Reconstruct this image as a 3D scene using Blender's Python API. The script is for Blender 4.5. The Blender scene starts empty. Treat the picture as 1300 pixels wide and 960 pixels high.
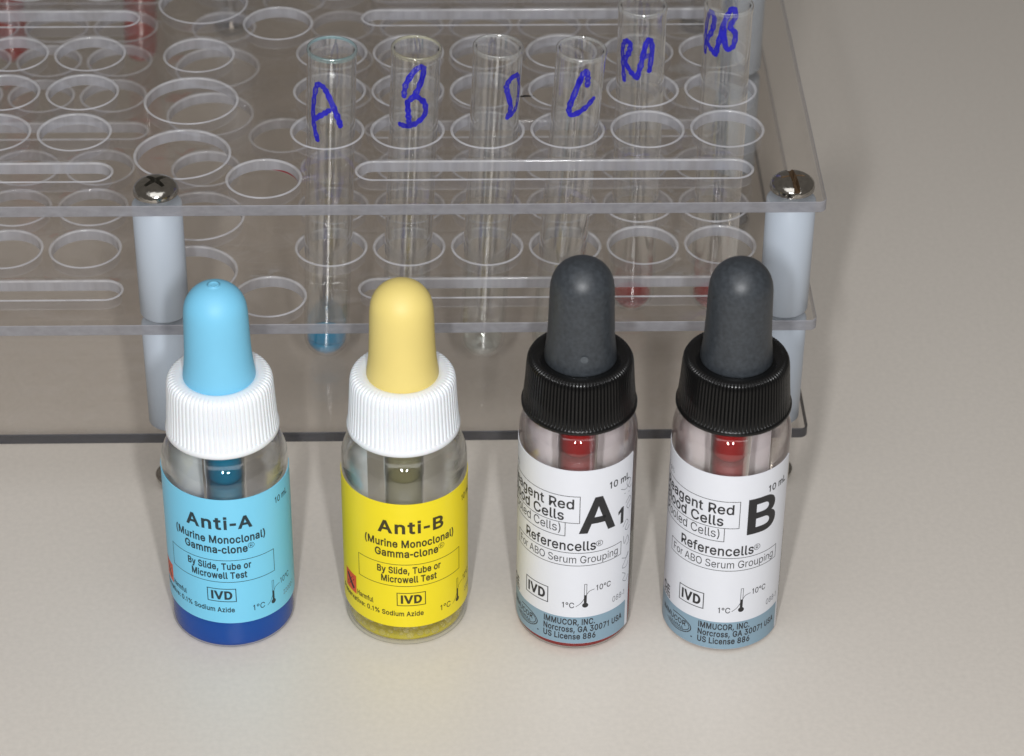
import bpy, bmesh, math, random
from mathutils import Vector, Matrix
from mathutils.geometry import tessellate_polygon
random.seed(7)
S = 0.001                      # all sizes below are written in millimetres
PI = math.pi
scene = bpy.context.scene
C = scene.collection

# ------------------------------------------------------------------ camera
PITCH, YAW, ROLL = 0.6108, -0.03, 0.0098
cam_d = bpy.data.cameras.new('camera')
cam = bpy.data.objects.new('camera', cam_d); C.objects.link(cam)
rx, ry = math.cos(YAW), math.sin(YAW)
right = Vector((rx, ry, 0)); fh = Vector((-ry, rx, 0))
fwd = fh * math.cos(PITCH) + Vector((0, 0, -math.sin(PITCH)))
up = fh * math.sin(PITCH) + Vector((0, 0, math.cos(PITCH)))
r2 = right * math.cos(ROLL) + up * math.sin(ROLL)
u2 = up * math.cos(ROLL) - right * math.sin(ROLL)
M = Matrix((r2, u2, -fwd)).transposed().to_4x4()
M.translation = Vector((-75.84, -466.43, 366.07)) * S
cam.matrix_world = M
cam_d.sensor_width = 36
cam_d.lens = 3563.8 / 1300 * 36
cam_d.shift_y = -45 / 1300
cam_d.clip_start = 0.02; cam_d.clip_end = 50
cam_d.dof.use_dof = True
cam_d.dof.focus_distance = 0.548
cam_d.dof.aperture_fstop = 29
scene.camera = cam

# ------------------------------------------------------------------ world, lamps, exposure
w = bpy.data.worlds.new('World'); scene.world = w; w.use_nodes = True
bg = w.node_tree.nodes['Background']
bg.inputs[0].default_value = (0.74, 0.68, 0.62, 1); bg.inputs[1].default_value = 0.16

def area(name, loc, target, size, power, col=(0.98, 0.985, 1.0)):
    l = bpy.data.lights.new(name, 'AREA'); l.energy = power; l.color = col
    l.shape = 'RECTANGLE'; l.size = size[0] * S; l.size_y = size[1] * S
    o = bpy.data.objects.new(name, l); C.objects.link(o)
    o.location = Vector(loc) * S
    o.rotation_euler = (Vector(target) - Vector(loc)).to_track_quat('-Z', 'Y').to_euler()
    return o
area('flash_lamp', (-118, -450, 340), (-65, 20, 30), (16, 44), 1.06)
area('flash_lamp', (-34, -450, 340), (-65, 20, 30), (16, 44), 1.06)
area('soft_fill_lamp', (-75, -420, 950), (-65, 0, 20), (950, 700), 3.2)  # added overhead fill, out of view, that softens and lifts the shadows

vs = scene.view_settings
scene.display_settings.display_device = 'sRGB'
vs.view_transform = 'Standard'; vs.look = 'None'; vs.exposure = 0.05; vs.gamma = 1
vs.use_curve_mapping = False
scene.render.engine = 'CYCLES'
cy = scene.cycles
cy.max_bounces = 14; cy.transmission_bounces = 12; cy.glossy_bounces = 4; cy.diffuse_bounces = 3
cy.transparent_max_bounces = 64
cy.caustics_refractive = True; cy.caustics_reflective = True; cy.blur_glossy = 0.3
cy.sample_clamp_indirect = 16
cy.use_denoising = True
try:
    cy.denoiser = 'OPENIMAGEDENOISE'; cy.denoising_input_passes = 'RGB_ALBEDO_NORMAL'
    cy.denoising_prefilter = 'ACCURATE'
except Exception:
    pass
cy.use_adaptive_sampling = False

# ------------------------------------------------------------------ materials
def new_mat(name):
    m = bpy.data.materials.new(name); m.use_nodes = True
    nt = m.node_tree; nt.nodes.clear()
    out = nt.nodes.new('ShaderNodeOutputMaterial')
    return m, nt, out
def N(nt, t, **kw):
    n = nt.nodes.new(t)
    for k, v in kw.items(): setattr(n, k, v)
    return n
def principled(name, col, rough=0.5, metal=0.0, spec=0.5, coat=0.0, sss=0.0, noise=0.0, nscale=300,
               bump=0.0, bscale=800, trans=0.0, ior=1.5, sheen=0.0, through=0.0):
    m, nt, out = new_mat(name)
    b = N(nt, 'ShaderNodeBsdfPrincipled')
    b.inputs['Base Color'].default_value = (*col, 1)
    b.inputs['Roughness'].default_value = rough
    b.inputs['Metallic'].default_value = metal
    b.inputs['Specular IOR Level'].default_value = spec
    b.inputs['Coat Weight'].default_value = coat
    b.inputs['Transmission Weight'].default_value = trans
    b.inputs['IOR'].default_value = ior
    if sheen: b.inputs['Sheen Weight'].default_value = sheen
    if sss:
        b.inputs['Subsurface Weight'].default_value = sss
        b.inputs['Subsurface Scale'].default_value = 0.002
    if noise or bump:
        tc = N(nt, 'ShaderNodeTexCoord')
    if noise:
        n = N(nt, 'ShaderNodeTexNoise'); n.inputs['Scale'].default_value = nscale; n.inputs['Detail'].default_value = 6
        nt.links.new(tc.outputs['Object'], n.inputs['Vector'])
        mx = N(nt, 'ShaderNodeMix', data_type='RGBA'); mx.inputs[6].default_value = (*[max(0, c * (1 - noise)) for c in col], 1)
        mx.inputs[7].default_value = (*[min(1, c * (1 + noise)) for c in col], 1)
        nt.links.new(n.outputs['Fac'], mx.inputs[0]); nt.links.new(mx.outputs[2], b.inputs['Base Color'])
        mr = N(nt, 'ShaderNodeMapRange'); mr.inputs[3].default_value = rough * 0.85; mr.inputs[4].default_value = min(1, rough * 1.2)
        nt.links.new(n.outputs['Fac'], mr.inputs[0]); nt.links.new(mr.outputs[0], b.inputs['Roughness'])
    if bump:
        n2 = N(nt, 'ShaderNodeTexNoise'); n2.inputs['Scale'].default_value = bscale; n2.inputs['Detail'].default_value = 4
        nt.links.new(tc.outputs['Object'], n2.inputs['Vector'])
        bp = N(nt, 'ShaderNodeBump'); bp.inputs['Strength'].default_value = bump; bp.inputs['Distance'].default_value = 0.0002
        nt.links.new(n2.outputs['Fac'], bp.inputs['Height']); nt.links.new(bp.outputs[0], b.inputs['Normal'])
    if through:   # thin paper lets some light through
        tl = N(nt, 'ShaderNodeBsdfTranslucent'); tl.inputs[0].default_value = (*col, 1)
        ms = N(nt, 'ShaderNodeMixShader'); ms.inputs[0].default_value = through
        nt.links.new(b.outputs[0], ms.inputs[1]); nt.links.new(tl.outputs[0], ms.inputs[2])
        nt.links.new(ms.outputs[0], out.inputs[0])
    else: nt.links.new(b.outputs[0], out.inputs[0])
    return m

def fresnel_fac(nt, ior):
    """fresnel of an air-to-plastic surface, the same from either side of a clear sheet"""
    g = N(nt, 'ShaderNodeNewGeometry')
    mr = N(nt, 'ShaderNodeMapRange'); mr.inputs[3].default_value = ior; mr.inputs[4].default_value = 1 / ior
    nt.links.new(g.outputs['Backfacing'], mr.inputs[0])
    f = N(nt, 'ShaderNodeFresnel'); nt.links.new(mr.outputs[0], f.inputs['IOR'])
    return f.outputs[0]

def clear_sheet(name, tint, ior=1.49, dust_glow=0.03, dust_glow_col=(0.6, 0.6, 0.62), dscale=500, rough=0.015, specks=True, edge=None, refr=False, fmul=1.0):
    m, nt, out = new_mat(name)
    tr = N(nt, 'ShaderNodeBsdfTransparent'); tr.inputs[0].default_value = (*tint, 1)
    gl = N(nt, 'ShaderNodeBsdfGlossy'); gl.inputs['Roughness'].default_value = rough; gl.inputs[0].default_value = (1, 1, 1, 1)
    df = N(nt, 'ShaderNodeBsdfDiffuse'); df.inputs[0].default_value = (*dust_glow_col, 1)  # diffuse share: dust on the acrylic, painted brightness on the tube lips
    mixd = N(nt, 'ShaderNodeMixShader')
    mixf = N(nt, 'ShaderNodeMixShader')
    nt.links.new(tr.outputs[0], mixd.inputs[1]); nt.links.new(df.outputs[0], mixd.inputs[2])
    if specks:
        tc = N(nt, 'ShaderNodeTexCoord')
        v = N(nt, 'ShaderNodeTexVoronoi'); v.inputs['Scale'].default_value = 130
        nt.links.new(tc.outputs['Object'], v.inputs['Vector'])
        sr_ = N(nt, 'ShaderNodeSeparateColor'); nt.links.new(v.outputs['Color'], sr_.inputs[0])
        rad = N(nt, 'ShaderNodeMapRange'); rad.inputs[1].default_value = 0.55; rad.inputs[2].default_value = 1.0; rad.inputs[3].default_value = 0.0; rad.inputs[4].default_value = 0.06
        nt.links.new(sr_.outputs[0], rad.inputs[0])
        c1 = N(nt, 'ShaderNodeMath', operation='LESS_THAN'); nt.links.new(v.outputs['Distance'], c1.inputs[0]); nt.links.new(rad.outputs[0], c1.inputs[1])
        n = N(nt, 'ShaderNodeTexNoise'); n.inputs['Scale'].default_value = 45; n.inputs['Detail'].default_value = 2
        nt.links.new(tc.outputs['Object'], n.inputs['Vector'])
        mr = N(nt, 'ShaderNodeMapRange'); mr.inputs[1].default_value = 0.35; mr.inputs[2].default_value = 0.75
        mr.inputs[3].default_value = dust_glow * 0.3; mr.inputs[4].default_value = dust_glow * 1.8
        nt.links.new(n.outputs['Fac'], mr.inputs[0])
        m1 = N(nt, 'ShaderNodeMath', operation='MULTIPLY'); nt.links.new(c1.outputs[0], m1.inputs[0]); m1.inputs[1].default_value = 0.35
        a = N(nt, 'ShaderNodeMath', operation='ADD', use_clamp=True); nt.links.new(m1.outputs[0], a.inputs[0]); nt.links.new(mr.outputs[0], a.inputs[1])
        nt.links.new(a.outputs[0], mixd.inputs[0])
    else:
        mixd.inputs[0].default_value = dust_glow
    ff = fresnel_fac(nt, ior)
    if fmul != 1:
        fm_ = N(nt, 'ShaderNodeMath', operation='MULTIPLY', use_clamp=True); fm_.inputs[1].default_value = fmul
        nt.links.new(ff, fm_.inputs[0]); ff = fm_.outputs[0]
    nt.links.new(ff, mixf.inputs[0])
    if edge is not None or refr:
        lw = N(nt, 'ShaderNodeLayerWeight'); lw.inputs[0].default_value = 0.5
        pw = N(nt, 'ShaderNodeMapRange', interpolation_type='SMOOTHSTEP'); pw.inputs[1].default_value = 0.35 if refr else 0.55; pw.inputs[2].default_value = 0.8 if refr else 0.97
        nt.links.new(lw.outputs['Facing'], pw.inputs[0])
    if edge is not None:
        mc = N(nt, 'ShaderNodeMix', data_type='RGBA'); mc.inputs[6].default_value = (*tint, 1); mc.inputs[7].default_value = (*edge, 1)
        nt.links.new(pw.outputs[0], mc.inputs[0]); nt.links.new(mc.outputs[2], tr.inputs[0])
    if refr:   # thick glass: the steeper the wall is seen, the more it bends light
        rg = N(nt, 'ShaderNodeBsdfGlass'); rg.inputs['IOR'].default_value = 1.5; rg.inputs['Roughness'].default_value = 0; rg.inputs[0].default_value = (*tint, 1)
        mg = N(nt, 'ShaderNodeMixShader'); nt.links.new(pw.outputs[0], mg.inputs[0])
        nt.links.new(mixf.outputs[0], mg.inputs[1]); nt.links.new(rg.outputs[0], mg.inputs[2])
        mixf2 = mg
    else: mixf2 = mixf
    nt.links.new(mixd.outputs[0], mixf.inputs[1]); nt.links.new(gl.outputs[0], mixf.inputs[2])
    nt.links.new(mixf2.outputs[0], out.inputs[0])
    return m

def machined_edge(name, col, opac, rough=0.3, streak=(1500, 1500, 40), behind=1.0, thru=0.35):
    """sawn or drilled acrylic: hazy, half see-through, with tool marks"""
    m, nt, out = new_mat(name)
    tc = N(nt, 'ShaderNodeTexCoord'); mp = N(nt, 'ShaderNodeMapping'); mp.inputs['Scale'].default_value = streak
    nt.links.new(tc.outputs['Object'], mp.inputs['Vector'])
    n = N(nt, 'ShaderNodeTexNoise'); n.inputs['Scale'].default_value = 1.0; n.inputs['Detail'].default_value = 5
    nt.links.new(mp.outputs[0], n.inputs['Vector'])
    b = N(nt, 'ShaderNodeBsdfPrincipled'); b.inputs['Roughness'].default_value = rough
    mx = N(nt, 'ShaderNodeMix', data_type='RGBA')
    mx.inputs[6].default_value = (*[c * 0.82 for c in col], 1); mx.inputs[7].default_value = (*[min(1, c * 1.18) for c in col], 1)
    nt.links.new(n.outputs['Fac'], mx.inputs[0]); nt.links.new(mx.outputs[2], b.inputs['Base Color'])
    bp = N(nt, 'ShaderNodeBump'); bp.inputs['Strength'].default_value = 0.2; bp.inputs['Distance'].default_value = 0.0001
    nt.links.new(n.outputs['Fac'], bp.inputs['Height']); nt.links.new(bp.outputs[0], b.inputs['Normal'])
    tl = N(nt, 'ShaderNodeBsdfTranslucent'); nt.links.new(mx.outputs[2], tl.inputs[0])
    ms = N(nt, 'ShaderNodeMixShader'); ms.inputs[0].default_value = thru
    nt.links.new(b.outputs[0], ms.inputs[1]); nt.links.new(tl.outputs[0], ms.inputs[2])
    tr = N(nt, 'ShaderNodeBsdfTransparent'); tr.inputs[0].default_value = (0.93, 0.93, 0.95, 1)
    mf = N(nt, 'ShaderNodeMixShader')
    mr = N(nt, 'ShaderNodeMapRange'); mr.inputs[1].default_value = 0.3; mr.inputs[2].default_value = 0.7
    mr.inputs[3].default_value = max(0, opac - 0.06); mr.inputs[4].default_value = min(1, opac + 0.06)
    nt.links.new(n.outputs['Fac'], mr.inputs[0]); fac = mr.outputs[0]
    if behind != 1.0:   # a smooth bore seen from inside the sheet is almost invisible
        g_ = N(nt, 'ShaderNodeNewGeometry'); mb = N(nt, 'ShaderNodeMapRange'); mb.inputs[3].default_value = 1; mb.inputs[4].default_value = behind
        nt.links.new(g_.outputs['Backfacing'], mb.inputs[0])
        mm = N(nt, 'ShaderNodeMath', operation='MULTIPLY'); nt.links.new(fac, mm.inputs[0]); nt.links.new(mb.outputs[0], mm.inputs[1]); fac = mm.outputs[0]
    nt.links.new(fac, mf.inputs[0])
    nt.links.new(tr.outputs[0], mf.inputs[1]); nt.links.new(ms.outputs[0], mf.inputs[2])
    nt.links.new(mf.outputs[0], out.inputs[0])
    return m

def real_glass(name, col=(1, 1, 1), ior=1.5, rough=0.0):
    m, nt, out = new_mat(name)
    g = N(nt, 'ShaderNodeBsdfGlass'); g.inputs[0].default_value = (*col, 1); g.inputs['IOR'].default_value = ior
    g.inputs['Roughness'].default_value = rough
    nt.links.new(g.outputs[0], out.inputs[0])
    return m

def thin_liquid(name, col, opac, gloss=True):
    m, nt, out = new_mat(name)
    tr = N(nt, 'ShaderNodeBsdfTransparent'); tr.inputs[0].default_value = (*col, 1)
    b = N(nt, 'ShaderNodeBsdfPrincipled'); b.inputs['Base Color'].default_value = (*col, 1); b.inputs['Roughness'].default_value = 0.06
    tl = N(nt, 'ShaderNodeBsdfTranslucent'); tl.inputs[0].default_value = (*col, 1)
    mt = N(nt, 'ShaderNodeMixShader'); mt.inputs[0].default_value = 0.3
    nt.links.new(b.outputs[0], mt.inputs[1]); nt.links.new(tl.outputs[0], mt.inputs[2])
    gl = N(nt, 'ShaderNodeBsdfGlossy'); gl.inputs['Roughness'].default_value = 0.07
    ms = N(nt, 'ShaderNodeMixShader'); ms.inputs[0].default_value = opac
    nt.links.new(tr.outputs[0], ms.inputs[1]); nt.links.new(mt.outputs[0], ms.inputs[2])
    mf = N(nt, 'ShaderNodeMixShader'); nt.links.new(fresnel_fac(nt, 1.34), mf.inputs[0])
    nt.links.new(ms.outputs[0], mf.inputs[1]); nt.links.new(gl.outputs[0], mf.inputs[2])
    nt.links.new((mf if gloss else ms).outputs[0], out.inputs[0])   # against glass there is hardly any reflection
    return m

MT = {}
MT['table'] = principled('table_laminate', (0.62, 0.578, 0.522), 0.33, noise=0.09, nscale=900, bump=0.08, bscale=2500)
nt = MT['table'].node_tree
b_ = next(n for n in nt.nodes if n.type == 'BSDF_PRINCIPLED'); lk = b_.inputs['Base Color'].links[0].from_socket
tc = N(nt, 'ShaderNodeTexCoord'); v = N(nt, 'ShaderNodeTexVoronoi'); v.inputs['Scale'].default_value = 70
nt.links.new(tc.outputs['Object'], v.inputs['Vector'])
sc_ = N(nt, 'ShaderNodeSeparateColor'); nt.links.new(v.outputs['Color'], sc_.inputs[0])
rd = N(nt, 'ShaderNodeMapRange'); rd.inputs[1].default_value = 0.6; rd.inputs[2].default_value = 1.0; rd.inputs[4].default_value = 0.016
nt.links.new(sc_.outputs[0], rd.inputs[0])
lt = N(nt, 'ShaderNodeMath', operation='LESS_THAN'); nt.links.new(v.outputs['Distance'], lt.inputs[0]); nt.links.new(rd.outputs[0], lt.inputs[1])
ml = N(nt, 'ShaderNodeMath', operation='MULTIPLY'); ml.inputs[1].default_value = 0.55; nt.links.new(lt.outputs[0], ml.inputs[0])
mx = N(nt, 'ShaderNodeMix', data_type='RGBA'); nt.links.new(ml.outputs[0], mx.inputs[0]); nt.links.new(lk, mx.inputs[6]); mx.inputs[7].default_value = (0.30, 0.26, 0.22, 1)
nt.links.new(mx.outputs[2], b_.inputs['Base Color'])
MT['sheet'] = clear_sheet('clear_acrylic', (0.972, 0.961, 0.949), dust_glow=0.005, rough=0.06)
MT['sheet_under'] = clear_sheet('clear_acrylic_underside', (0.972, 0.961, 0.949), dust_glow=0.0, rough=0.0, specks=False)
MT['edge_cut'] = machined_edge('sawn_acrylic_edge', (0.36, 0.36, 0.39), 0.82, streak=(400, 400, 700), behind=0.4)
MT['edge_dark'] = machined_edge('sawn_edge_shade', (0.07, 0.07, 0.078), 0.93, streak=(400, 400, 700))  # clear acrylic edge with its shade put into the colour
MT['edge_hole'] = machined_edge('drilled_acrylic_edge', (0.52, 0.53, 0.58), 0.55, rough=0.22, streak=(450, 450, 25), behind=0.2)
MT['rim'] = machined_edge('acrylic_rim_highlight', (0.80, 0.81, 0.85), 0.5, rough=0.08, streak=(300, 300, 25), thru=0.3)  # whitish colour imitates the light refracted at the hole rims
MT['rim_low'] = machined_edge('lower_acrylic_rim', (0.80, 0.81, 0.84), 0.6, rough=0.10, streak=(300, 300, 25), behind=0.22)
MT['tube'] = clear_sheet('tube_glass', (0.99, 0.992, 0.99), ior=1.5, dust_glow=0.0, rough=0.0, specks=False, edge=(0.42, 0.44, 0.44), fmul=3.0)
MT['glass'] = clear_sheet('vial_glass', (0.985, 0.99, 0.985), ior=1.5, dust_glow=0.0, rough=0.0, specks=False, refr=True)
MT['glass_low'] = clear_sheet('vial_glass_wall', (0.985, 0.99, 0.985), ior=1.5, dust_glow=0.0, rough=0.0, specks=False, edge=(0.7, 0.71, 0.7), fmul=0.6)
MT['glass_pink'] = clear_sheet('stained_vial_glass', (0.992, 0.98, 0.978), ior=1.5, dust_glow=0.007, dust_glow_col=(0.85, 0.5, 0.48), rough=0.0, specks=False, refr=True)
for nm_, cc_ in (('lip', (0.93, 0.95, 0.94)), ('lip_blue', (0.55, 0.84, 0.88)), ('lip_yellow', (0.92, 0.91, 0.70))):
    MT[nm_] = clear_sheet('fire_polished_' + nm_, tuple(.5 + .5 * c for c in cc_), ior=1.5, dust_glow=0.11, dust_glow_col=cc_, rough=0.0, specks=False, edge=tuple(.55 * c for c in cc_), fmul=3.0)  # pale diffuse share paints in the light gathered by the glass rim
MT['post'] = principled('post_plastic', (0.46, 0.515, 0.585), 0.42, noise=0.02, nscale=120)
MT['chrome'] = principled('screw_nickel', (0.52, 0.50, 0.46), 0.13, metal=1.0, noise=0.35, nscale=900, bump=0.25, bscale=1800)
MT['rust'] = principled('screw_grime', (0.10, 0.06, 0.03), 0.6, metal=0.3, noise=0.5, nscale=1500)
MT['grime'] = principled('screw_recess', (0.05, 0.045, 0.035), 0.45, metal=0.6, noise=0.5, nscale=1500)
MT['white_cap'] = principled('white_cap_plastic', (0.80, 0.83, 0.86), 0.34, sss=0.08)
MT['black_cap'] = principled('black_cap_plastic', (0.006, 0.006, 0.006), 0.26, spec=0.32)
MT['bulb_blue'] = principled('blue_rubber', (0.19, 0.55, 0.78), 0.52, noise=0.03, nscale=200)
MT['bulb_yellow'] = principled('yellow_rubber', (0.77, 0.62, 0.20), 0.52, noise=0.03, nscale=200)
MT['bulb_black'] = principled('charcoal_rubber', (0.036, 0.042, 0.049), 0.44, noise=0.6, nscale=1300, bump=0.08, bscale=1500)
MT['spot'] = principled('worn_rubber', (0.075, 0.085, 0.095), 0.55, noise=0.3, nscale=1500)
MT['lab_blue'] = principled('cyan_paper', (0.19, 0.62, 0.87), 0.40, noise=0.012, nscale=600, bump=0.25, bscale=140)
MT['lab_yellow'] = principled('yellow_paper', (0.87, 0.71, 0.008), 0.40, noise=0.012, nscale=600, bump=0.25, bscale=140)
MT['lab_white'] = principled('white_paper', (0.73, 0.75, 0.80), 0.40, noise=0.012, nscale=600, bump=0.25, bscale=140)
MT['paper_back'] = principled('paper_reverse', (0.74, 0.75, 0.76), 0.6)
MT['band'] = principled('grey_blue_print', (0.23, 0.35, 0.44), 0.42, noise=0.02, nscale=600)
MT['ink'] = principled('black_ink', (0.018, 0.018, 0.020), 0.5)
MT['ink_teal'] = principled('dark_teal_ink', (0.012, 0.035, 0.045), 0.5)
MT['ink_olive'] = principled('dark_olive_ink', (0.045, 0.035, 0.006), 0.5)
MT['ink_grey'] = principled('grey_ink', (0.16, 0.17, 0.19), 0.5)
MT['hazard'] = principled('orange_red_print', (0.72, 0.085, 0.02), 0.45)
MT['marker'] = principled('blue_marker', (0.016, 0.014, 0.40), 0.22, noise=0.5, nscale=500, spec=0.7)
MT['pen'] = principled('black_marker', (0.01, 0.01, 0.01), 0.5)
MT['stain'] = principled('red_stain', (0.22, 0.012, 0.015), 0.4)
MT['liq_blue'] = thin_liquid('blue_reagent', (0.003, 0.22, 0.84), 0.40, False)
MT['liq_yellow'] = thin_liquid('yellow_reagent', (0.98, 0.88, 0.05), 0.60, False)
MT['liq_red'] = thin_liquid('red_cells', (0.42, 0.02, 0.022), 0.8, False)
MT['liq_rust'] = thin_liquid('settled_red_cells', (0.50, 0.17, 0.15), 0.5, False)
MT['col_blue'] = thin_liquid('blue_column', (0.01, 0.55, 0.85), 0.8)
MT['col_yellow'] = thin_liquid('pale_yellow_column', (0.97, 0.955, 0.80), 0.07)
MT['col_red'] = thin_liquid('red_column', (0.85, 0.008, 0.010), 0.92)
MT['film_red'] = thin_liquid('red_film', (0.75, 0.10, 0.10), 0.6)
MT['film_blue'] = thin_liquid('blue_film', (0.10, 0.58, 0.80), 0.5)
MT['film_yellow'] = thin_liquid('yellow_film', (0.96, 0.95, 0.84), 0.06)
MT['drop_blue'] = thin_liquid('blue_drop', (0.03, 0.62, 0.90), 0.5)
MT['drop_yellow'] = thin_liquid('yellow_drop', (0.85, 0.80, 0.40), 0.15)
MT['drop_red'] = thin_liquid('blood_drop', (0.58, 0.008, 0.018), 0.85)
MT['drop_clear'] = thin_liquid('clear_drop', (0.93, 0.95, 0.94), 0.03)
MT['bubble'] = clear_sheet('bubble_film', (0.97, 0.96, 0.86), ior=1.4, dust_glow=0.10, dust_glow_col=(0.97, 0.92, 0.40), rough=0.0, specks=False, edge=(0.62, 0.52, 0.08), fmul=1.3)

# ------------------------------------------------------------------ helpers
def mesh_obj(name, verts, faces, mats, parent=None, smooth=True, sharp=None, fmats=None):
    me = bpy.data.meshes.new(name)
    me.from_pydata([(v[0] * S, v[1] * S, v[2] * S) for v in verts], [], faces)
    if not isinstance(mats, (list, tuple)): mats = [mats]
    for m in mats: me.materials.append(MT[m])
    if fmats:
        for p, i in zip(me.polygons, fmats): p.material_index = i
    if smooth: me.polygons.foreach_set('use_smooth', [True] * len(me.polygons))
    me.update()
    if sharp: me.set_sharp_from_angle(angle=math.radians(sharp))
    o = bpy.data.objects.new(name, me); C.objects.link(o)
    if parent: o.parent = parent
    return o
def empty(name, loc, label=None, cat=None, group=None):
    o = bpy.data.objects.new(name, None); C.objects.link(o); o.location = Vector(loc) * S
    o.empty_display_size = 0.005
    if label: o['label'] = label; o['category'] = cat
    if group: o['group'] = group
    return o
def lathe_data(prof, n=96, rib=None):
    """prof: list of (r, z[, rib amount]); r == 0 closes with a pole"""
    V = []; F = []; rows = []
    for p in prof:
        r, z = p[0], p[1]; amp = p[2] if len(p) > 2 else 0
        if r <= 1e-6:
            rows.append([len(V)]); V.append((0, 0, z)); continue
        row = []
        for i in range(n):
            a = 2 * PI * i / n
            rr = r - (amp * rib(i) if (rib and amp) else 0)
            row.append(len(V)); V.append((rr * math.sin(a), -rr * math.cos(a), z))
        rows.append(row)
    for A, B in zip(rows, rows[1:]):
        if len(A) == 1 and len(B) == 1: continue
        for i in range(n):
            j = (i + 1) % n
            if len(A) == 1: F.append((A[0], B[j], B[i]))
            elif len(B) == 1: F.append((A[i], A[j], B[0]))
            else: F.append((A[i], A[j], B[j], B[i]))
    return V, F
def lathe(name, prof, mat, parent, n=96, rib=None, sharp=None, loc=None):
    V, F = lathe_data(prof, n, rib)
    o = mesh_obj(name, V, F, mat, parent, sharp=sharp)
    if loc: o.location = Vector(loc) * S
    return o
def arc(cx, cz, r, a0, a1, n):
    return [(cx + r * math.cos(math.radians(a0 + (a1 - a0) * i / n)), cz + r * math.sin(math.radians(a0 + (a1 - a0) * i / n))) for i in range(n + 1)]

# ------------------------------------------------------------------ table top
V = []; F = []
xs = [-900, 700]; ys = [-300, 1100]
mesh_obj('tabletop', [(xs[0], ys[0], 0), (xs[1], ys[0], 0), (xs[1], ys[1], 0), (xs[0], ys[1], 0)], [(0, 1, 2, 3)], 'table')['kind'] = 'structure'

# ------------------------------------------------------------------ acrylic tube rack
ZT, ZM, ZB, TH = 72.55, 44.25, 17.0, 2.45
RX0, RX1, RY0, RY1 = -264.0, 0.0, 0.0, 210.0
COLS_R = [-17.3 - 16.37 * k for k in range(6)]
COLS_L = [-150.6 - 16.37 * k for k in range(7)]
ROWS = [28.5, 44.8, 61.1, 92.4, 108.7, 125.0, 156.2, 172.5, 188.8]
SLOTS_Y = [12.8, 76.6, 140.4, 204.0 - 0.6]
def circle_loop(x, y, r, n):
    return lambda g: [(x + (r + g) * math.cos(2 * PI * i / n), y + (r + g) * math.sin(2 * PI * i / n)) for i in range(n)]
def slot_loop(x0, x1, y, r, n=16, m=24):
    def f(g):
        R = r + g; P = []
        for i in range(n + 1): a = -PI / 2 + PI * i / n; P.append((x1 - r + R * math.cos(a), y + R * math.sin(a)))
        for i in range(1, m): P.append((x1 - r + (x0 - x1 + 2 * r) * i / m, y + R))
        for i in range(n + 1): a = PI / 2 + PI * i / n; P.append((x0 + r + R * math.cos(a), y + R * math.sin(a)))
        for i in range(1, m): P.append((x0 + r + (x1 - x0 - 2 * r) * i / m, y - R))
        return P
    return f
def rect_loop(x0, x1, y0, y1, r, n=6):
    def f(g):
        P = []
        for cx, cy_, a0 in ((x1 - r, y0 + r, -90), (x1 - r, y1 - r, 0), (x0 + r, y1 - r, 90), (x0 + r, y0 + r, 180)):
            for i in range(n + 1):
                a = math.radians(a0 + 90 * i / n); P.append((cx + (r + g) * math.cos(a), cy_ + (r + g) * math.sin(a)))
        return P
    return f
def plate(name, z_top, holes, parent, edge, outline):
    b, g_ = 0.15, 0.32
    bm = bmesh.new()
    caps = [[], []]; walls = []
    for li, (lf, outer) in enumerate([(outline, True)] + [(h, False) for h in holes]):
        sgn = -1 if outer else 1
        rings = []
        if outer: lev = [(-b, 0), (0, -b), (0, -TH + b), (-b, -TH)]
        else: lev = [(.62, 0), (.46, .13), (.2, .14), (.03, -.03), (0, -.2), (0, -TH + b), (b, -TH)]  # raised bead added round each hole to show a bright rim line
        for off, dz_ in lev:
            pts = lf(off); z = z_top + dz_
            rings.append([bm.verts.new((x * S, y * S, z * S)) for x, y in pts])
        n = len(rings[0])
        for lv, (A, B) in enumerate(zip(rings, rings[1:])):
            for i in range(n):
                j = (i + 1) % n
                q = (A[i], B[i], B[j], A[j]) if outer else (A[i], A[j], B[j], B[i])
                f = bm.faces.new(q); f.material_index = 1 if outer else (4, 4, 4, 4, 2, 5)[lv]; f.smooth = True
        for c, ring in ((0, rings[0]), (1, rings[-1])):
            for i in range(n): caps[c].append(bm.edges.get((ring[i], ring[(i + 1) % n])))
    for c, up_ in ((0, 1), (1, -1)):
        r = bmesh.ops.triangle_fill(bm, use_beauty=True, use_dissolve=False, edges=caps[c], normal=(0, 0, up_))
        for f in r['geom']:
            if isinstance(f, bmesh.types.BMFace):
                f.material_index = 0 if up_ > 0 else 3; f.smooth = False
                f.normal_update()
                if f.normal.z * up_ < 0: f.normal_flip()
    me = bpy.data.meshes.new(name); bm.to_mesh(me); bm.free()
    for m in ('sheet', edge, 'edge_hole', 'sheet_under', 'rim', 'rim_low'): me.materials.append(MT[m])
    me.set_sharp_from_angle(angle=math.radians(40))
    o = bpy.data.objects.new(name, me); C.objects.link(o); o.parent = parent
    return o
rack = empty('tube_rack', (0, 0, 0), 'clear acrylic three-tier tube rack with white posts and screws', 'tube rack')
holes = []
for y in ROWS:
    for x in COLS_R:
        if abs(y - 108.7) < 1 and x > -20: continue
        holes.append(circle_loop(x, y, 7.0, 56))
    for x in COLS_L: holes.append(circle_loop(x, y, 7.0, 56))
for y in SLOTS_Y:
    holes.append(slot_loop(-92.6, -13.9, y, 3.3)); holes.append(slot_loop(-252.0, -141.8, y, 3.3))
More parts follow.
